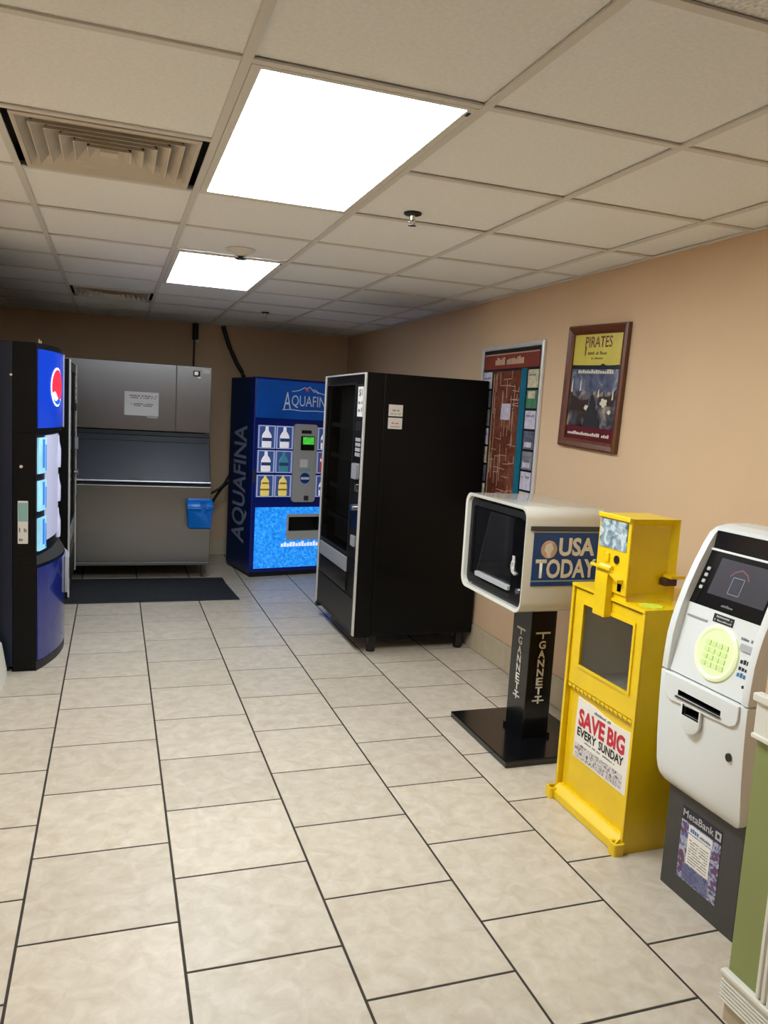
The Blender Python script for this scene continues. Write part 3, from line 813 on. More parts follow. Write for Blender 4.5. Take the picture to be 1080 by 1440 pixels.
# notice taped to its front
FHN = Fr((-0.42, 7.0 + 0.20 + 0.013 - 0.0145, 0), (1, 0, 0), (0, 0, 1))
pn = thing('paper_notice', 'white paper notice taped to the stainless ice machine', 'notice', (-0.42 + 0.64, 7.197, 1.43))
FNo = Fr((0, 0, 0), (1, 0, 0), (0, 0, 1))
plate('sheet', 'paper', pn, FNo, -0.14, 0.145, 0.0, 0.205, -0.0005, 0.0015)
for q, (a, b, z) in enumerate(((-0.10, 0.13, 0.165), (-0.09, 0.12, 0.148), (-0.09, 0.10, 0.095), (-0.06, 0.09, 0.080))):
    scribble('print', 'ink_grey', pn, FNo, a, b, z, z + 0.012, 0.0015, 16, 20 + q, 0.0005)
plate('tape', 'lightgrey', pn, FNo, 0.05, 0.14, -0.018, 0.004, 0.0016, 0.0022)

# scoop holder
def scoop_holder():
    t = thing('scoop_holder', 'bright blue plastic ice scoop holder hanging on the bin front', 'scoop holder', (0.605, 6.999, 0.47))
    w, h, d = 0.225, 0.265, 0.12
    FZ = Fr((0, 0, 0), (0, 1, 0), (0, 0, 1))
    # tapered bucket: loft rows
    bk = loft('bucket', 'scoop_blue', t, [(0.0, 0.030, w - 0.022, -0.060, -0.001), (0.012, 0.016, w - 0.014, -0.082, -0.001), (0.16, 0.004, w - 0.004, -0.100, -0.001), (0.185, 0.0, w, -d, -0.001), (0.195, 0.0, w, -d, -0.001)], 0.006, True)
    lid = loft('lid', 'scoop_blue', t, [(0.196, 0.0, w, -d, -0.001), (0.225, 0.0, w, -d + 0.01, -0.001), (0.252, 0.004, w - 0.004, -d + 0.04, -0.001), (h, 0.012, w - 0.012, -d + 0.07, -0.001)], 0.006, True)
    cut([lid], 'scoop_blue', 0.112, 0.165, -d - 0.01, -d + 0.045, 0.19, 0.242)
    cut([bk], 'scoop_blue', 0.125, 0.160, -d - 0.01, -d + 0.06, 0.140, 0.20)
scoop_holder()

# rubber mat with ribs
def floor_mat():
    t = thing('floor_mat', 'dark ribbed rubber mat in front of the ice machine', 'mat', (0, 0, 0))
    pts = [(-0.34, 6.215), (0.985, 6.235), (0.935, 7.05), (-0.36, 7.06)]
    UP = Fr((0, 0, 0), (1, 0, 0), (0, 1, 0))
    prism('sheet', 'mat', t, pts, UP, 0.0005, 0.009, 0.003)
    bm = bmesh.new()
    for q in range(52):
        x = -0.31 + q * 0.0245
        bm_prism(bm, [(x, 6.245), (x + 0.011, 6.245), (x + 0.006, 7.03), (x - 0.005, 7.03)], UP, 0.009, 0.0125)
    o = finish('ribs', bm, 'mat', t); o['kind'] = 'stuff'
floor_mat()

# ================================================================== WATER MACHINE
def water_machine():
    t = thing('water_machine', 'blue bottled water vending machine with mountain lettering and glowing lower panel', 'vending machine', (1.185, 7.05, 0), R(11))
    W, Dp, Ht = 1.0, 0.66, 1.83
    box('cabinet', 'navy_aqua', t, 0.004, W - 0.004, 0.095, Dp, 0.035, Ht, 0.004)
    wd = box('door', 'royal', t, 0.0, W, 0.0, 0.094, 0.045, Ht + 0.004, 0.008)
    box('plinth', 'black_plastic', t, 0.02, W - 0.02, 0.03, Dp - 0.02, 0.0, 0.044)
    # header
    hs = plate('header_sign', 'aqua_sign', t, FRONT, 0.012, W - 0.012, 1.47, 1.815, 0.0003, 0.012, bevel=0.003)
    # lettering: tall first and last letters
    text('lettering', 'A', 'aqua_text', hs, FRONT, 0.270, 0.345, 1.555, 1.715, 0.012, 0.001, 0.0)
    text('lettering', 'QUAFIN', 'aqua_text', hs, FRONT, 0.350, 0.690, 1.575, 1.690, 0.012, 0.001, 0.0)
    text('lettering', 'A', 'aqua_text', hs, FRONT, 0.692, 0.767, 1.555, 1.715, 0.012, 0.001, 0.0)
    line('underline', 'aqua_text', hs, FRONT, [(0.262, 1.552), (0.34, 1.560), (0.45, 1.550), (0.60, 1.556), (0.775, 1.552)], 0.007, 0.012, 0.013)
    line('mountain', 'aqua_text', hs, FRONT, [(0.62, 1.715), (0.585, 1.735), (0.57, 1.73), (0.525, 1.775), (0.50, 1.755), (0.475, 1.765), (0.42, 1.735), (0.35, 1.722)], 0.006, 0.012, 0.013)
    line('mountain', 'aqua_text', hs, FRONT, [(0.525, 1.775), (0.555, 1.745), (0.575, 1.752), (0.62, 1.725), (0.68, 1.712)], 0.007, 0.012, 0.013)
    disc('sun', 'bottle_red', hs, FRONT, 0.50, 1.745, 0.018, 0.014, 0.012, 0.0128)
    # selection windows with bottles
    Z = [(1.195, 1.405), (0.975, 1.180), (0.752, 0.955)]
    U = [(0.038, 0.205), (0.213, 0.378), (0.628, 0.790), (0.798, 0.960)]
    kinds = {0: ['bottle_white'] * 4, 1: ['bottle_white', 'bottle_teal', 'bottle_red', 'bottle_white'], 2: ['bottle_yellow', 'bottle_yellow', 'bottle_white', 'bottle_yellow']}
    for r_, (z0, z1) in enumerate(Z):
        for c_, (a, b) in enumerate(U):
            w = plate('selection_button', 'pane_glow', t, FRONT, a, b, z0, z1, 0.0003, 0.012, 0.006)
            ring('button_frame', 'pane_frame', w, FRONT, (a, b, z0, z1), (a + 0.012, b - 0.012, z0 + 0.008, z1 - 0.010), 0.012, 0.018)
            cu = (a + b) / 2; hh = z1 - z0 - 0.02; zb = z0 + 0.010
            k = kinds[r_][c_]
            FU = Fr((cu, -0.012, zb), (1, 0, 0), (0, -1, 0))    # normal points down, so heights are negative
            if k == 'bottle_yellow':
                pr = [(0.040, 0), (0.043, 0.02), (0.043, hh * 0.5), (0.036, hh * 0.62), (0.040, hh * 0.72), (0.030, hh * 0.82), (0.013, hh * 0.92), (0.012, hh)]
            elif k == 'bottle_red':
                pr = [(0.044, 0), (0.046, 0.02), (0.046, hh * 0.8), (0.02, hh * 0.9), (0.016, hh)]
            else:
                pr = [(0.044, 0), (0.046, 0.015), (0.046, hh * 0.55), (0.034, hh * 0.68), (0.016, hh * 0.80), (0.014, hh)]
            bt = lathe('bottle_picture', k, w, [(x, -y) for x, y in pr], FU, 0, 0, 16, 0.12)
            bands = {'bottle_yellow': (0.28, 0.36, 'bottle_amber'), 'bottle_red': (0.55, 0.70, 'bottle_white')}.get(k, (0.30, 0.46, 'bottle_band'))
            plate('bottle_label', bands[2], w, FRONT, cu - 0.044, cu + 0.044, zb + hh * bands[0], zb + hh * bands[1], 0.0125, 0.0185)
            if k == 'bottle_yellow':
                plate('bottle_label', 'bottle_amber', w, FRONT, cu - 0.030, cu + 0.030, zb + hh * 0.60, zb + hh * 0.68, 0.0125, 0.0185)
    # payment column
    pc = plate('payment_column', 'lightgrey', t, FRONT, 0.385, 0.618, 0.705, 1.430, 0.0003, 0.030, 0.03)
    plate('bill_slot', 'black_plastic', pc, FRONT, 0.455, 0.555, 1.345, 1.375, 0.030, 0.033, 0.004)
    plate('display_bezel', 'black_gloss', pc, FRONT, 0.452, 0.588, 1.190, 1.320, 0.030, 0.035, 0.004)
    plate('display', 'screen_green', pc, FRONT, 0.470, 0.582, 1.245, 1.312, 0.035, 0.0365)
    plate('price_label', 'paper', pc, FRONT, 0.452, 0.530, 1.030, 1.105, 0.030, 0.0315)
    plate('label_band', 'sticker_aqua', pc, FRONT, 0.452, 0.560, 0.992, 1.024, 0.030, 0.0312)
    ds = disc('round_sticker', 'sticker_blue', pc, FRONT, 0.508, 0.930, 0.050, 0.050, 0.030, 0.0325)
    plate('sticker_bar', 'aqua_text', pc, FRONT, 0.465, 0.552, 0.917, 0.940, 0.0325, 0.0335)
    plate('coin_return', 'charcoal', pc, FRONT, 0.505, 0.550, 0.720, 0.765, 0.030, 0.036, 0.008)
    plate('door_lock', 'charcoal', t, FRONT, 0.008, 0.028, 0.88, 1.00, 0.0003, 0.006, 0.004)
    # lower lit panel with the vend opening
    lp = plate('lower_panel', 'aqua_low', t, FRONT, 0.040, 0.962, 0.085, 0.655, 0.0003, 0.012, bevel=0.003)
    ring('vend_frame', 'alu', lp, FRONT, (0.345, 0.700, 0.350, 0.592), (0.362, 0.683, 0.432, 0.566), 0.012, 0.034, 0.02, 0.01)
    cut([wd, lp], 'black_plastic', 0.362, 0.683, -0.04, 0.085, 0.432, 0.566)
    sc = scribble('print', 'cola_white', lp, FRONT, 0.300, 0.745, 0.283, 0.330, 0.012, 15, 31, skip=0.0)
    # letters running up the side
    FSd = Fr((0.0035, 0.0, 0.0), (0, 0, 1), (0, 1, 0))      # reads upward, letter tops toward the back; normal = -x
    sd = text('side_lettering', 'AQUAFINA', 'aqua_text_dim', t, FSd, 0.29, 1.39, 0.11, 0.52, 0.0004, 0.0012, 0.018)
    return t, sd
wm, sd = water_machine()
# ================================================================== NEWSPAPER RACK (white)
def newspaper_rack():
    t = thing('newspaper_rack', 'white rounded newspaper rack on black pedestal between snack machine and yellow box', 'newspaper rack', (1.70, 3.60, 0), R(-90))
    W, Dp, z0, z1 = 0.63, 0.43, 0.72, 1.20
    base = box('base_plate', 'rack_black', t, -0.005, 0.615, 0.0, 0.52, 0.0, 0.032, 0.004)
    pillar = box('pillar', 'rack_black', t, 0.215, 0.390, 0.205, 0.345, 0.033, 0.735, 0.003)
    ring('pillar_collar', 'rack_black', t, Fr((0, 0, 0.033), (1, 0, 0), (0, 1, 0)), (0.207, 0.398, 0.197, 0.353), (0.2145, 0.3905, 0.2045, 0.3455), 0.0, 0.02)
    # shell: rounded tube closed at the back
    o = rrect(0, W, z0, z1, 0.055, 7); i_ = rrect(0.016, W - 0.016, z0 + 0.016, z1 - 0.016, 0.043, 7)
    bm = bmesh.new()
    k = len(o)
    ro = [[bm.verts.new((u, d, z)) for u, z in pts] for pts, d in ((i_, 0.06), (i_, 0.004), (o, 0.0), (o, Dp - 0.03))]
    c = rrect(0.02, W - 0.02, z0 + 0.02, z1 - 0.02, 0.04, 7)
    ro.append([bm.verts.new((u, Dp, z)) for u, z in c])
    for a, b in zip(ro, ro[1:]):
        for j in range(k):
            l = (j + 1) % k; bm.faces.new((a[j], a[l], b[l], b[j]))
    bm.faces.new(ro[-1]); bm.faces.new(ro[0])
    finish('shell', bm, 'ivory', t, smooth=True)
    # inset door
    FDr = Fr((0, 0.058, 0), (1, 0, 0), (0, 0, 1))
    dr = prism('door', 'rack_black', t, rrect(0.0165, W - 0.0165, z0 + 0.0165, z1 - 0.0165, 0.042, 7), FDr, -0.001, 0.030)
    ring('door_rim', 'black_plastic', dr, FDr, (0.03, W - 0.03, z0 + 0.03, z1 - 0.03), (0.06, W - 0.06, z0 + 0.06, z1 - 0.06), 0.030, 0.040, 0.03, 0.02)
    gl = prism('window', 'dim_glass', dr, [(0.125, 0.815), (0.475, 0.815), (0.475, 1.125), (0.235, 1.125)], FDr, 0.0302, 0.034)
    prism('window_back', 'board_back', dr, [(0.120, 0.812), (0.478, 0.812), (0.478, 1.13), (0.232, 1.13)], FDr, 0.0295, 0.0301)
    plate('display_bar', 'lightgrey', dr, FDr, 0.135, 0.480, 0.796, 0.818, 0.030, 0.048, 0.004)
    mc = plate('coin_mechanism', 'black_gloss', dr, FDr, 0.500, 0.595, 0.765, 1.135, 0.030, 0.046, 0.012)
    plate('coin_plate', 'alu', mc, FDr, 0.508, 0.530, 0.90, 0.965, 0.046, 0.049)
    line('pull_handle', 'alu', mc, FDr, [(0.520, 0.940), (0.512, 0.915), (0.522, 0.893), (0.550, 0.885)], 0.008, 0.046, 0.056)
    disc('lock', 'chrome', mc, FDr, 0.577, 0.815, 0.013, 0.013, 0.046, 0.054, 16)
    # side panel with the paper's name
    FSd = Fr((W, 0, 0), (0, 1, 0), (0, 0, 1))        # normal = +x (toward the viewer)
    rl = plate('side_rail', 'charcoal', t, FSd, 0.020, 0.425, 1.098, 1.118, 0.0005, 0.008, bevel=0.002)
    sp = plate('name_panel', 'rack_blue', t, FSd, 0.040, 0.408, 0.850, 1.090, 0.0005, 0.004)
    plate('panel_line', 'rack_line', sp, FSd, 0.040, 0.408, 1.090, 1.097, 0.0005, 0.005)
    plate('panel_line', 'rack_line', sp, FSd, 0.040, 0.408, 0.870, 0.876, 0.004, 0.005)
    gb = disc('globe_emblem', 'globe_pink', sp, FSd, 0.118, 1.015, 0.040, 0.040, 0.004, 0.0055)
    prism('globe_land', 'rack_text', gb, [(0.10, 1.035), (0.125, 1.045), (0.140, 1.02), (0.128, 1.0), (0.125, 0.982), (0.112, 0.978), (0.108, 1.0), (0.095, 1.01)], FSd, 0.0055, 0.0062)
    text('lettering', 'USA', 'rack_text', sp, FSd, 0.168, 0.352, 0.985, 1.068, 0.004, 0.001, 0.035)
    text('lettering', 'TODAY', 'rack_text', sp, FSd, 0.056, 0.366, 0.885, 0.972, 0.004, 0.001, 0.03)
    # letters down the pillar, on two faces
    for fr_, c_ in ((Fr((0, 0.205, 0), (1, 0, 0), (0, 0, 1)), 0.3025), (Fr((0.390, 0, 0), (0, 1, 0), (0, 0, 1)), 0.275)):
        plate('letter_bar', 'pillar_text', pillar, fr_, c_ - 0.040, c_ + 0.040, 0.555, 0.564, 0.0004, 0.0016)
        plate('letter_stem', 'pillar_text', pillar, fr_, c_ - 0.004, c_ + 0.004, 0.530, 0.555, 0.0004, 0.0016)
        for q, ch in enumerate('GANNETT'):
            zt = 0.520 - q * 0.046
            text('lettering', ch, 'pillar_text', pillar, fr_, c_ - 0.019, c_ + 0.019, zt - 0.040, zt, 0.0004, 0.0012, 0.03)
        plate('letter_bar', 'pillar_text', pillar, fr_, c_ - 0.032, c_ + 0.032, 0.216, 0.223, 0.0004, 0.0016)
newspaper_rack()

# ================================================================== YELLOW NEWSPAPER BOX
def newspaper_box():
    t = thing('newspaper_box', 'bright yellow metal newspaper box with coin head and sale advert', 'newspaper box', (1.80, 2.72, 0), R(-90))
    W, Dp, Ht = 0.47, 0.40, 0.925
    # hollow body: back, sides, bottom, top, shelf
    bm = bmesh.new()
    bm_box(bm, 0, 0.012, 0.0, Dp, 0.0, Ht - 0.012); bm_box(bm, W - 0.012, W, 0.0, Dp, 0.0, Ht - 0.012)
    bm_box(bm, 0.012, W - 0.012, Dp - 0.012, Dp, 0.0, Ht - 0.012); bm_box(bm, 0, W, 0.0, Dp, Ht - 0.012, Ht)
    bm_box(bm, 0.012, W - 0.012, 0.03, Dp - 0.012, 0.50, 0.512); bm_box(bm, 0.012, W - 0.012, 0.022, 0.034, 0.03, 0.50)
    finish('body', bm, 'yellow', t)
    plate('interior_back', 'box_dark', t, Fr((0, Dp - 0.014, 0), (1, 0, 0), (0, 0, 1)), 0.014, W - 0.014, 0.514, Ht - 0.014, 0.0, 0.006)
    for a in (0.0125, W - 0.0165):
        box('interior_side', 'box_dark', t, a, a + 0.004, 0.03, Dp - 0.022, 0.514, Ht - 0.014)
    pp = box('interior_floor', 'lightgrey', t, 0.02, W - 0.02, 0.06, Dp - 0.03, 0.5125, 0.53)
    # door with window
    FDo = Fr((0, 0.014, 0), (1, 0, 0), (0, 0, 1))
    dr = ring('door', 'yellow', t, FDo, (0.016, W - 0.016, 0.508, Ht - 0.020), (0.080, 0.408, 0.597, 0.856), 0.0, 0.012, bevel=0.002)
    ring('window_bead', 'yellow', dr, FDo, (0.072, 0.416, 0.589, 0.864), (0.084, 0.404, 0.601, 0.852), 0.012, 0.017)
    plate('window', 'dim_glass', dr, FDo, 0.078, 0.410, 0.595, 0.858, 0.004, 0.008)
    # top edge lip, front flanges, hinge line
    plate('top_lip', 'yellow', t, FRONT, 0.0, 0.18, Ht - 0.012, Ht, 0.0, 0.010, bevel=0.002)
    plate('top_lip', 'yellow', t, FRONT, 0.268, W, Ht - 0.012, Ht, 0.0, 0.010, bevel=0.002)
    plate('front_flange', 'yellow', t, FRONT, 0.0, 0.014, 0.05, Ht - 0.013, 0.0, 0.008, bevel=0.002)
    plate('front_flange', 'yellow', t, FRONT, W - 0.014, W, 0.05, Ht - 0.013, 0.0, 0.008, bevel=0.002)
    hg = bmesh.new()
    for q in range(30):
        a = 0.02 + q * 0.0143
        bm_prism(hg, rrect(a, a + 0.0115, 0.494, 0.505, 0), FRONT, -0.012, -0.001 + (q % 2) * 0.003)
    ho = finish('piano_hinge', hg, 'yellow', t)
    plate('hinge_pin_or_gap', 'rust_and_gap', t, FRONT, 0.016, W - 0.016, 0.488, 0.4935, -0.016, -0.008)  # dark strip; its colour stands in for the shade in the hinge gap
    # lower panel, advert
    FL = Fr((0, 0.022, 0), (1, 0, 0), (0, 0, 1))
    lp = plate('lower_panel', 'yellow', t, FL, 0.016, W - 0.016, 0.06, 0.486, 0.0, 0.006, bevel=0.001)
    ca = prism('advert_card', 'card', lp, [(0.082, 0.212), (0.440, 0.206), (0.446, 0.33), (0.447, 0.452), (0.39, 0.447), (0.33, 0.446), (0.26, 0.452), (0.19, 0.462), (0.13, 0.463), (0.085, 0.466), (0.080, 0.33)], FL, 0.006, 0.009)
    text('lettering', 'SAVE', 'red_ink', ca, FL, 0.100, 0.278, 0.350, 0.424, 0.009, 0.001, 0.04)
    text('lettering', 'BIG', 'red_ink', ca, FL, 0.296, 0.405, 0.350, 0.424, 0.009, 0.001, 0.04)
    text('lettering', 'EVERY', 'ink_black', ca, FL, 0.098, 0.230, 0.308, 0.344, 0.009, 0.001, 0.03)
    text('lettering', 'SUNDAY', 'ink_black', ca, FL, 0.246, 0.405, 0.308, 0.344, 0.009, 0.001, 0.03)
    scribble('print', 'ink_grey', ca, FL, 0.20, 0.31, 0.434, 0.446, 0.009, 14, 41, 0.0005)
    scribble('print', 'ink_grey', ca, FL, 0.150, 0.355, 0.292, 0.300, 0.009, 26, 42, 0.0005)
    plate('advert_photos', 'advert_strip', ca, FL, 0.088, 0.405, 0.216, 0.276, 0.009, 0.0096)
    # foot rail with corner hooks
    FF = Fr((0, 0, 0), (0, 1, 0), (0, 0, 1))
    prism('foot_rail', 'yellow', t, [(-0.030, 0.002), (0.030, 0.002), (0.030, 0.062), (0.0, 0.062), (-0.030, 0.034)], FF, 0.014, W - 0.014, 0.003)
    for a, b in ((-0.012, 0.034), (W - 0.034, W + 0.012)):
        hk = ring('foot_hook', 'yellow', t, Fr((0, 0, 0.0), (1, 0, 0), (0, 1, 0)), (a, b, -0.048, 0.0), (a + 0.010, b - 0.010, -0.038, -0.008), 0.0, 0.046, 0.010, 0.006)
    # coin head
    u0, u1, hd = 0.150, 0.342, 0.215
    bm = bmesh.new(); bm_box(bm, u0, u1, 0.002, hd, Ht, 1.235)
    fs = [f_ for f_ in bm.faces if abs(f_.normal.x) > 0.9 or f_.calc_center_median().x > u1 - 1e-4 or f_.calc_center_median().x < u0 + 1e-4]
    bmesh.ops.recalc_face_normals(bm, faces=bm.faces)
    fs = [f_ for f_ in bm.faces if abs(f_.normal.x) > 0.9]
    bmesh.ops.inset_region(bm, faces=fs, thickness=0.034, depth=-0.022)
    hdx = finish('coin_head', bm, 'yellow', t, 0.0)
    hf_ = plate('head_front', 'yellow', hdx, FRONT, u0 - 0.003, u1 + 0.003, Ht + 0.02, 1.237, -0.002, 0.006, bevel=0.002)
    plate('head_brow', 'yellow', hdx, FRONT, u0 - 0.004, u1 + 0.004, 1.222, 1.240, 0.006, 0.016, bevel=0.003)
    plate('head_picture', 'snow_photo', hdx, FRONT, u0 + 0.008, u1 - 0.014, 1.108, 1.216, 0.006, 0.009)
    cut([hdx, hf_], 'black_plastic', 0.195, 0.205, -0.02, 0.05, 1.068, 1.090)
    plate('coin_guard', 'yellow', hdx, FRONT, 0.206, 0.232, 1.055, 1.09, 0.006, 0.014, bevel=0.002)
    disc('lock', 'dark_metal', hdx, FRONT, 0.277, 1.072, 0.014, 0.016, 0.006, 0.012, 16)
    # pull column and handle
    cl = loft('coin_column', 'yellow', t, [(0.845, 0.186, 0.262, -0.032, -0.0005), (1.00, 0.186, 0.262, -0.032, -0.0005), (1.030, 0.188, 0.262, -0.028, -0.008), (1.045, 0.19, 0.260, -0.018, -0.008)], 0.002)
    box('pull_handle', 'yellow', t, 0.160, 0.285, -0.044, -0.033, 1.030, 1.042, 0.003)
    prism('coin_return', 'yellow', t, [(0.270, 1.03), (0.325, 1.005), (0.325, 0.992), (0.270, 1.015)], FRONT, 0.006, 0.034, 0.002)
    cut([hdx, hf_], 'black_plastic', 0.292, 0.316, -0.02, 0.05, 0.955, 0.985)
    # hasp at the back of the head and a burst sticker on the lid
    box('lock_hasp', 'rust_and_gap', t, u1 - 0.018, u1 + 0.018, hd - 0.06, hd - 0.005, 0.985, 1.012, 0.004)
    box('hasp_shelf', 'yellow', t, u1 - 0.02, u1 + 0.03, hd - 0.045, hd + 0.02, 1.014, 1.026, 0.002)
    kk = 18
    pts = [(0.412 + (0.046 if i % 2 else 0.038) * math.cos(2 * math.pi * i / kk), 0.062 + (0.046 if i % 2 else 0.038) * math.sin(2 * math.pi * i / kk)) for i in range(kk)]
    prism('burst_sticker', 'lime', t, pts, Fr((0, 0, Ht), (1, 0, 0), (0, 1, 0)), 0.0005, 0.0025)
newspaper_box()

# ================================================================== CASH MACHINE
def cash_machine():
    t = thing('cash_machine', 'white cash machine on dark grey pedestal with glowing yellow-green keypad', 'cash machine', (1.77, 2.11, 0), R(-90))
    W = 0.385
    ped = box('pedestal', 'charcoal', t, 0.030, 0.372, 0.062, 0.50, 0.0, 0.42, 0.003)
    FPd = Fr((0, 0.062, 0), (1, 0, 0), (0, 0, 1))
    po = plate('pedestal_poster', 'poster_edge', ped, FPd, 0.106, 0.286, 0.068, 0.272, 0.0005, 0.0015)
    plate('poster_header', 'poster_navy', po, FPd, 0.106, 0.286, 0.272, 0.318, 0.0005, 0.0015)
    text('lettering', 'MetaBank', 'lightgrey', po, FPd, 0.110, 0.252, 0.284, 0.310, 0.0015, 0.0006, 0.015)
    ring('poster_logo', 'lightgrey', po, FPd, (0.258, 0.284, 0.282, 0.310), (0.265, 0.277, 0.289, 0.303), 0.0015, 0.0022)
    plate('poster_title', 'paper', po, FPd, 0.142, 0.250, 0.240, 0.268, 0.0015, 0.002)
    scribble('print', 'atm_blue', po, FPd, 0.150, 0.190, 0.246, 0.262, 0.002, 4, 51, 0.0004)
    scribble('print', 'ink_grey', po, FPd, 0.194, 0.244, 0.246, 0.258, 0.002, 7, 52, 0.0004)
    plate('poster_text', 'card', po, FPd, 0.142, 0.246, 0.132, 0.236, 0.0015, 0.002)
    for q in range(9):
        scribble('print', 'ink_grey', po, FPd, 0.150, 0.238, 0.140 + q * 0.0095, 0.144 + q * 0.0095, 0.002, 16, 60 + q, 0.0004)
    plate('poster_foot', 'poster_low', po, FPd, 0.130, 0.250, 0.072, 0.128, 0.0015, 0.002)
    # lower door with rounded bottom corners
    rows = [(0.368, 0.060, W - 0.050, 0.060, 0.30), (0.370, 0.045, W - 0.036, 0.045, 0.30), (0.378, 0.026, W - 0.020, 0.036, 0.30), (0.392, 0.010, W - 0.008, 0.029, 0.30), (0.412, 0.003, W - 0.002, 0.023, 0.30),
            (0.44, 0.0, W, 0.018, 0.30), (0.52, 0.0, W, 0.010, 0.30), (0.62, 0.0, W, 0.004, 0.30), (0.70, 0.0, W, 0.001, 0.30), (0.764, 0.0, W, 0.0, 0.30)]
    ld = loft('lower_door', 'atm_white', t, rows, 0.004, True)
    FLd = Fr((0, 0.001, 0), (1, 0, 0), (0, 0, 1))
    sh = prism('dispenser_shroud', 'atm_white', ld, [(0.035, 0.688), (0.06, 0.676), (0.33, 0.690), (0.352, 0.702), (0.358, 0.72), (0.358, 0.764), (0.028, 0.764), (0.028, 0.70)], FLd, 0.0, 0.008, 0.003)
    cut([ld, sh], 'black_plastic', 0.098, 0.290, -0.03, 0.09, 0.706, 0.724)
    prism('slot_lip', 'charcoal', ld, [(0.088, 0.696), (0.292, 0.700), (0.296, 0.706), (0.092, 0.703)], FLd, 0.0095, 0.013, 0.001)
    cup = [(0.120, 0.690)] + [(0.166 + 0.046 * math.cos(R(180 + 180 * i / 14)), 0.648 + 0.050 * math.sin(R(180 + 180 * i / 14))) for i in range(15)] + [(0.212, 0.692)]
    rc = prism('receipt_cup', 'atm_white', ld, cup, FLd, 0.0, 0.012, 0.004, True)
    cut([ld, rc], 'black_plastic', 0.130, 0.206, -0.03, 0.09, 0.652, 0.688)
    FLk = Fr((0, 0.0055, 0), (1, 0, 0), (0, 0, 1))
    disc('door_lock', 'dark_metal', ld, FLk, 0.332, 0.593, 0.011, 0.013, 0.0, 0.006, 16)
    # upper hood: two wings and a cap
    wing = [(0.770, 0.0), (0.83, 0.003), (0.89, 0.008), (0.94, 0.018), (0.985, 0.030), (1.06, 0.055), (1.13, 0.084), (1.20, 0.118), (1.235, 0.140), (1.252, 0.165), (1.262, 0.205), (1.264, 0.24)]
    for a, b in ((0.0, 0.028), (W - 0.028, W)):
        loft('hood_wing', 'atm_white', t, [(z, a, b, d, 0.30) for z, d in wing], 0.005, True)
    prism('hood_cap', 'atm_white', t, [(0.148, 1.243), (0.165, 1.253), (0.205, 1.2635), (0.30, 1.2655), (0.30, 1.243)], Fr((0, 0, 0), (0, 1, 0), (0, 0, 1)), 0.0285, W - 0.0285, 0.002)
    box('rear_body', 'atm_white', t, 0.004, W - 0.004, 0.301, 0.50, 0.425, 1.23, 0.01)
    # keypad face
    def face(name, mt, d0, z0, d1, z1):
        prism(name, mt, t, [(d0, z0), (d1, z1), (0.295, z1), (0.295, z0)], Fr((0, 0, 0), (0, 1, 0), (0, 0, 1)), 0.0285, W - 0.0285)
        return Fr((0, d0, z0), (1, 0, 0), (0, d1 - d0, z1 - z0)), math.hypot(d1 - d0, z1 - z0)
    FK, LK = face('keypad_face', 'atm_white', 0.010, 0.7695, 0.060, 1.002)
    def kz(z): return (z - 0.7695) / (1.002 - 0.7695) * LK
    dial = lathe('keypad_dial', 'key_glow_rim', t, [(0.090, 0.0), (0.089, 0.006), (0.082, 0.010), (0.074, 0.008), (0.070, 0.004)], FK, 0.205, kz(0.878), 36)
    disc('keypad_disc', 'key_glow', t, FK, 0.205, kz(0.878), 0.072, 0.072, 0.0045, 0.006, 36)
    for r_ in range(4):
        for c_ in range(4):
            a = 0.158 + c_ * 0.025; b = kz(0.878) - 0.048 + r_ * 0.022
            plate('key', 'key_cap', t, FK, a, a + 0.019, b, b + 0.016, 0.0062, 0.009, 0.003)
    plate('receipt_slot', 'grey_plastic', t, FK, 0.040, 0.130, kz(0.958), kz(0.964), 0.0004, 0.003)
    lb = plate('data_label', 'ink_black', t, FK, 0.152, 0.238, kz(0.968), kz(0.994), 0.0004, 0.0018)
    scribble('print', 'lightgrey', t, FK, 0.158, 0.232, kz(0.973), kz(0.979), 0.0018, 12, 71, 0.0004)
    scribble('print', 'lightgrey', t, FK, 0.158, 0.232, kz(0.984), kz(0.990), 0.0018, 12, 72, 0.0004)
    scribble('card_reader_print', 'ink_grey', t, FK, 0.282, 0.345, kz(0.945), kz(0.955), 0.0004, 8, 73, 0.0006)
    plate('card_slot', 'lightgrey', t, FK, 0.290, 0.345, kz(0.915), kz(0.935), 0.0004, 0.006, 0.004)
    for q in range(3):
        scribble('card_logos', 'ink_black' if q else 'atm_blue', t, FK, 0.302, 0.352, kz(0.838 + q * 0.020), kz(0.852 + q * 0.020), 0.0004, 4, 80 + q, 0.0006)
    disc('camera_hole', 'ink_black', t, FK, 0.338, kz(0.815), 0.005, 0.005, 0.0004, 0.0016, 12)
    # screen face
    FSx, LS = face('screen_face', 'atm_black', 0.060, 1.0025, 0.134, 1.180)
    sc = plate('screen', 'atm_screen', t, FSx, 0.088, 0.325, 0.045, LS - 0.022, 0.0004, 0.002)
    line('screen_icon', 'screen_line', t, FSx, [(0.168, 0.062), (0.168, 0.118), (0.214, 0.118), (0.214, 0.062), (0.168, 0.062)], 0.0025, 0.002, 0.0026)
    line('screen_icon', 'screen_red', t, FSx, [(0.152, 0.118), (0.165, 0.135), (0.190, 0.146), (0.217, 0.135), (0.230, 0.118)], 0.004, 0.002, 0.0026)
    plate('screen_icon', 'poster_navy', t, FSx, 0.175, 0.207, 0.072, 0.108, 0.002, 0.0024)
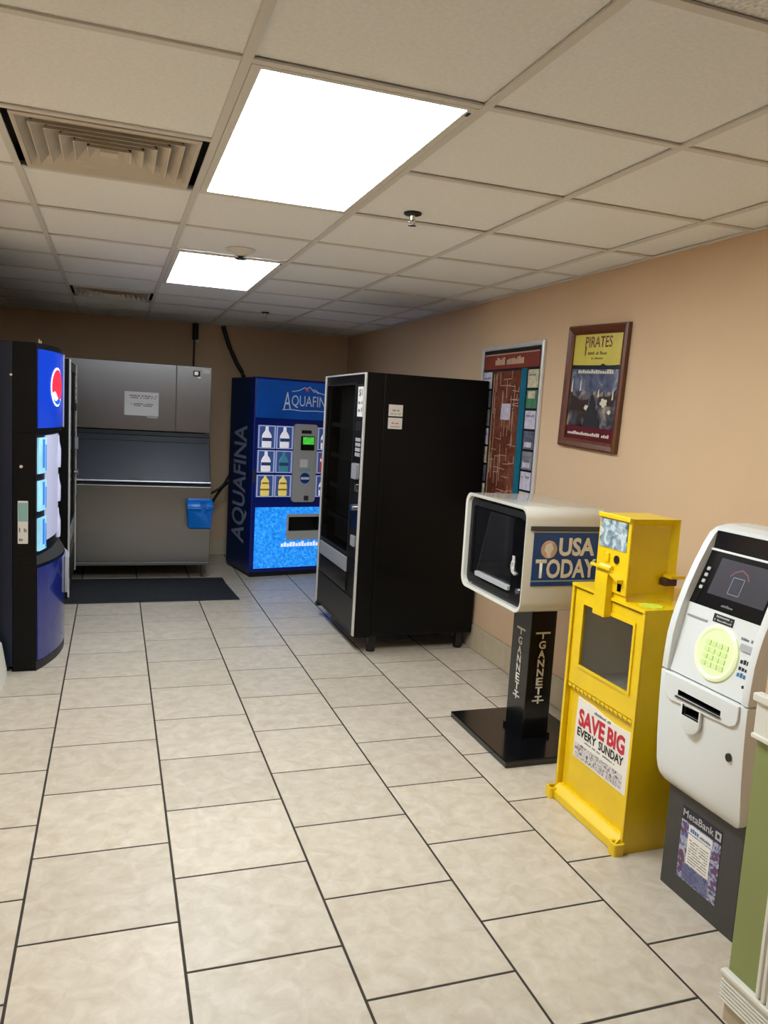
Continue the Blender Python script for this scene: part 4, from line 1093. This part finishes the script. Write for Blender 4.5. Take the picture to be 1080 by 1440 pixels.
    for q in range(4):
        plate('side_button', 'lightgrey', t, FSx, 0.046, 0.060, 0.052 + q * 0.022, 0.064 + q * 0.022, 0.0004, 0.004, 0.003)
        plate('side_button', 'lightgrey', t, FSx, 0.338, 0.350, 0.052 + q * 0.022, 0.064 + q * 0.022, 0.0004, 0.004, 0.003)
    scribble('print', 'ink_grey', t, FSx, 0.165, 0.215, 0.016, 0.025, 0.0004, 7, 90, 0.0005)
    plate('face_trim', 'atm_white', t, FSx, 0.029, W - 0.029, LS - 0.004, LS + 0.003, 0.0, 0.006)
    FT, LT = face('topper', 'atm_black', 0.138, 1.185, 0.146, 1.2425)
cash_machine()

# ================================================================== WALL PICTURES
def pirate_picture():
    t = thing('picture_frame', 'wooden framed show poster with yellow top on the peach wall', 'picture', (XR - 0.002, 3.530, 1.763), 0)
    t.rotation_euler = Matrix.Rotation(R(-90), 3, 'Z').to_euler()
    t.rotation_euler = (Matrix.Rotation(R(-90), 3, 'Z') @ Matrix.Rotation(R(2.2), 3, 'Y')).to_euler()
    w, h = 0.263, 0.320
    def B(*a): return plate(*a)
    bm = bmesh.new()
    # mitred frame: 4 sided ring with raised profile
    prof = [(0.0, 0.002), (0.0, 0.022), (0.010, 0.030), (0.032, 0.024), (0.046, 0.014), (0.046, 0.004)]
    rows = []
    for ins, d in prof:
        rows.append([bm.verts.new((x, -d, z)) for x, z in ((-w + ins, -h + ins), (w - ins, -h + ins), (w - ins, h - ins), (-w + ins, h - ins))])
    for a, b in zip(rows, rows[1:]):
        for k in range(4):
            l = (k + 1) % 4; bm.faces.new((a[k], a[l], b[l], b[k]))
    finish('frame', bm, 'wood', t)
    i, j = w - 0.044, h - 0.044
    plate('backing', 'board_back', t, FRONT, -i, i, -j, j, 0.003, 0.005)
    p1 = plate('poster_top', 'pir_yellow', t, FRONT, -i, i, 0.1152, j, 0.0052, 0.006)
    text('lettering', 'PIRATES', 'pir_brown', p1, FRONT, -0.115, 0.125, 0.205, 0.262, 0.006, 0.0006, 0.01)
    prism('letter_tail', 'pir_brown', p1, [(-0.112, 0.165), (-0.104, 0.165), (-0.100, 0.21), (-0.112, 0.21)], FRONT, 0.006, 0.0066)
    scribble('print', 'pir_olive', p1, FRONT, -0.085, 0.085, 0.168, 0.186, 0.006, 14, 11, 0.0005)
    scribble('print', 'pir_olive', p1, FRONT, -0.050, 0.055, 0.145, 0.157, 0.006, 11, 12, 0.0005)
    p2 = plate('poster_scene', 'pir_dusk', t, FRONT, -i, i, -0.02, 0.1148, 0.0052, 0.006)
    prism('torn_edge', 'board_back', p2, [(-i, 0.095), (i, 0.095), (i, 0.118), (0.1, 0.112), (0.06, 0.124), (0.04, 0.114), (-0.06, 0.113), (-i, 0.116)], FRONT, 0.0062, 0.0068)
    scribble('print', 'pir_sail', p2, FRONT, -0.175, 0.165, 0.072, 0.094, 0.0068, 17, 14, 0.0005)
    p3 = plate('poster_scene', 'pir_scene', t, FRONT, -i, i, -0.205, -0.0202, 0.0052, 0.006)
    # generic ships and splashes
    prism('ship_hull', 'pir_hull', p3, [(-0.20, -0.12), (-0.05, -0.13), (-0.03, -0.06), (-0.10, -0.07), (-0.19, -0.04)], FRONT, 0.006, 0.0066)
    prism('ship_hull', 'pir_hull', p3, [(0.05, -0.09), (0.18, -0.09), (0.205, 0.0), (0.15, -0.04), (0.06, -0.045)], FRONT, 0.006, 0.0066)
    for a, b, c_ in ((-0.205, -0.03, 0.075), (-0.125, -0.02, 0.06), (0.045, -0.05, 0.045), (0.17, -0.06, 0.05)):
        prism('sail', 'pir_sail', p3, [(a, b), (a + 0.014, b + 0.005), (a + 0.010, b + c_), (a + 0.003, b + c_ * 0.8)], FRONT, 0.0068, 0.0072)
    for a, b, r_ in ((-0.045, -0.105, 0.022), (0.105, -0.075, 0.034), (0.16, -0.12, 0.016)):
        kk = 14
        prism('splash', 'pir_sail', p3, [(a + r_ * (1 if q % 3 else 0.7) * math.cos(2 * math.pi * q / kk), b + 0.7 * r_ * (1 if q % 3 else 0.7) * math.sin(2 * math.pi * q / kk)) for q in range(kk)], FRONT, 0.0068, 0.0074)
    prism('figure', 'ink_black', p3, [(-0.06, -0.205), (0.10, -0.205), (0.06, -0.15), (0.035, -0.09), (0.01, -0.035), (-0.012, -0.04), (-0.02, -0.09), (-0.05, -0.13)], FRONT, 0.0076, 0.0080)
    p4 = plate('poster_foot', 'pir_red', t, FRONT, -i, i, -j, -0.2052, 0.0052, 0.006)
    scribble('print', 'pir_sail', p4, FRONT, -0.20, 0.20, -0.250, -0.232, 0.006, 24, 15, 0.0005)
pirate_picture()

def directory_board():
    y0, y1, z0, z1 = 4.050, 4.860, 0.93, 2.045
    t = thing('directory_board', 'silver framed advertising board with brick red map and small cards', 'notice board', (XR - 0.002, y1, z0), R(-90))
    W, Hh = y1 - y0, z1 - z0
    bm = bmesh.new()
    prof = [(0.0, 0.0), (0.0, 0.013), (0.012, 0.017), (0.026, 0.014), (0.030, 0.004)]
    rows = []
    for ins, d in prof:
        rows.append([bm.verts.new((x, -d, z)) for x, z in ((ins, ins), (W - ins, ins), (W - ins, Hh - ins), (ins, Hh - ins))])
    for a, b in zip(rows, rows[1:]):
        for k in range(4):
            l = (k + 1) % 4; bm.faces.new((a[k], a[l], b[l], b[k]))
    finish('frame', bm, 'alu', t)
    plate('backing', 'board_back', t, FRONT, 0.028, W - 0.028, 0.028, Hh - 0.028, 0.002, 0.008)
    hd = plate('header', 'board_head', t, FRONT, 0.045, W - 0.045, Hh - 0.150, Hh - 0.052, 0.008, 0.011)
    for a in (0.05, W - 0.05 - 0.5):
        pass
    scribble('lettering', 'board_line', hd, FRONT, 0.20, 0.58, Hh - 0.125, Hh - 0.075, 0.011, 17, 101)
    line('header_line', 'board_line', hd, FRONT, [(0.05, Hh - 0.058), (W - 0.05, Hh - 0.058)], 0.006, 0.011, 0.012)
    mp = plate('map_sheet', 'board_map', t, FRONT, 0.190, 0.555, 0.045, Hh - 0.165, 0.008, 0.010)
    rg = random.Random(12)
    for q in range(54):
        a = rg.uniform(0.21, 0.50); b = rg.uniform(0.06, Hh - 0.2)
        L_ = rg.uniform(0.04, 0.16)
        if q % 2: pts = [(a, b), (min(a + L_, 0.545), b + rg.uniform(-0.01, 0.01)), (min(a + L_, 0.545), b + rg.uniform(-0.05, 0.06))]
        else: pts = [(a, b), (a + rg.uniform(-0.012, 0.012), min(b + L_ * 1.6, Hh - 0.18))]
        line('map_street', 'board_line', mp, FRONT, pts, 0.0036, 0.010, 0.0108)
    plate('map_key', 'b_lilac', mp, FRONT, 0.33, 0.45, Hh - 0.47, Hh - 0.37, 0.0110, 0.0118)
    line('map_frame', 'board_line', mp, FRONT, [(0.20, 0.06), (0.20, Hh - 0.18)], 0.006, 0.010, 0.011)
    plate('teal_strip', 'board_teal', t, FRONT, 0.558, 0.625, 0.045, Hh - 0.155, 0.008, 0.010)
    cards = ['b_cream', 'b_green', 'b_lilac', 'b_slate', 'b_grey', 'b_lilac', 'b_cream', 'b_slate']
    ch = 0.122
    for q, c_ in enumerate(cards):
        z = Hh - 0.16 - (q + 1) * ch
        if z < 0.03: break
        cd = plate('advert_card', c_, t, FRONT, 0.645, W - 0.042, z + 0.008, z + ch - 0.006, 0.008, 0.011)
        scribble('print', 'ink_grey', cd, FRONT, 0.655, W - 0.055, z + 0.078, z + 0.094, 0.011, 6, 110 + q, 0.0005)
        if c_ in ('b_slate', 'b_green', 'b_grey'):
            plate('card_picture', 'b_cream' if c_ == 'b_green' else 'b_lilac', cd, FRONT, 0.66, W - 0.065, z + (0.066 if c_ == 'b_green' else 0.02), z + (0.11 if c_ == 'b_green' else 0.05), 0.011, 0.0116)
        cd = plate('advert_card', cards[(q + 2) % 8], t, FRONT, 0.045, 0.165, z + 0.008, z + ch - 0.006, 0.008, 0.011)
        scribble('print', 'ink_grey', cd, FRONT, 0.055, 0.150, z + 0.070, z + 0.086, 0.011, 6, 130 + q, 0.0005)
directory_board()

# ================================================================== PIPES AND CABLES
pp = thing('water_pipe', 'short dark water pipe dropping from the ceiling to the ice machine', 'pipe', (0.75, 8.12, 1.9))
tube('sleeve', 'hose', pp, [(0.0, 0, 0.45), (0.0, 0, 0.29)], 0.030, 14)
lathe('fitting', 'alu', pp, [(0.020, 0.0), (0.022, 0.02), (0.018, 0.03)], Fr((0.016, -0.012, 0.262), (1, 0, 0), (0, 1, 0)), 0, 0, 12)
tube('drop_pipe', 'brown_pipe', pp, [(-0.008, 0, 0.29), (-0.012, 0, -0.06)], 0.009, 10)
tag(tube('flexible_conduit', 'hose', None, [(1.02, 8.13, 2.35), (1.085, 8.13, 2.16), (1.165, 8.10, 1.99), (1.235, 8.06, 1.85), (1.25, 8.02, 1.6)], 0.022, 12), 'thick black flexible conduit hanging behind the blue water machine', 'conduit')
tag(tube('power_cord', 'hose', None, [(0.837, 7.86, 0.655), (0.93, 7.87, 0.69), (1.03, 7.88, 0.76), (1.09, 7.88, 0.86), (1.13, 7.88, 0.95)], 0.013, 10), 'black power cord curving up between ice machine and water machine', 'cord')
tag(tube('power_cord', 'hose', None, [(0.86, 7.95, 0.38), (0.93, 7.94, 0.56), (1.02, 7.92, 0.72), (1.10, 7.90, 0.80), (1.16, 7.90, 0.83)], 0.013, 10), 'lower black cord running diagonally behind the blue scoop holder', 'cord')
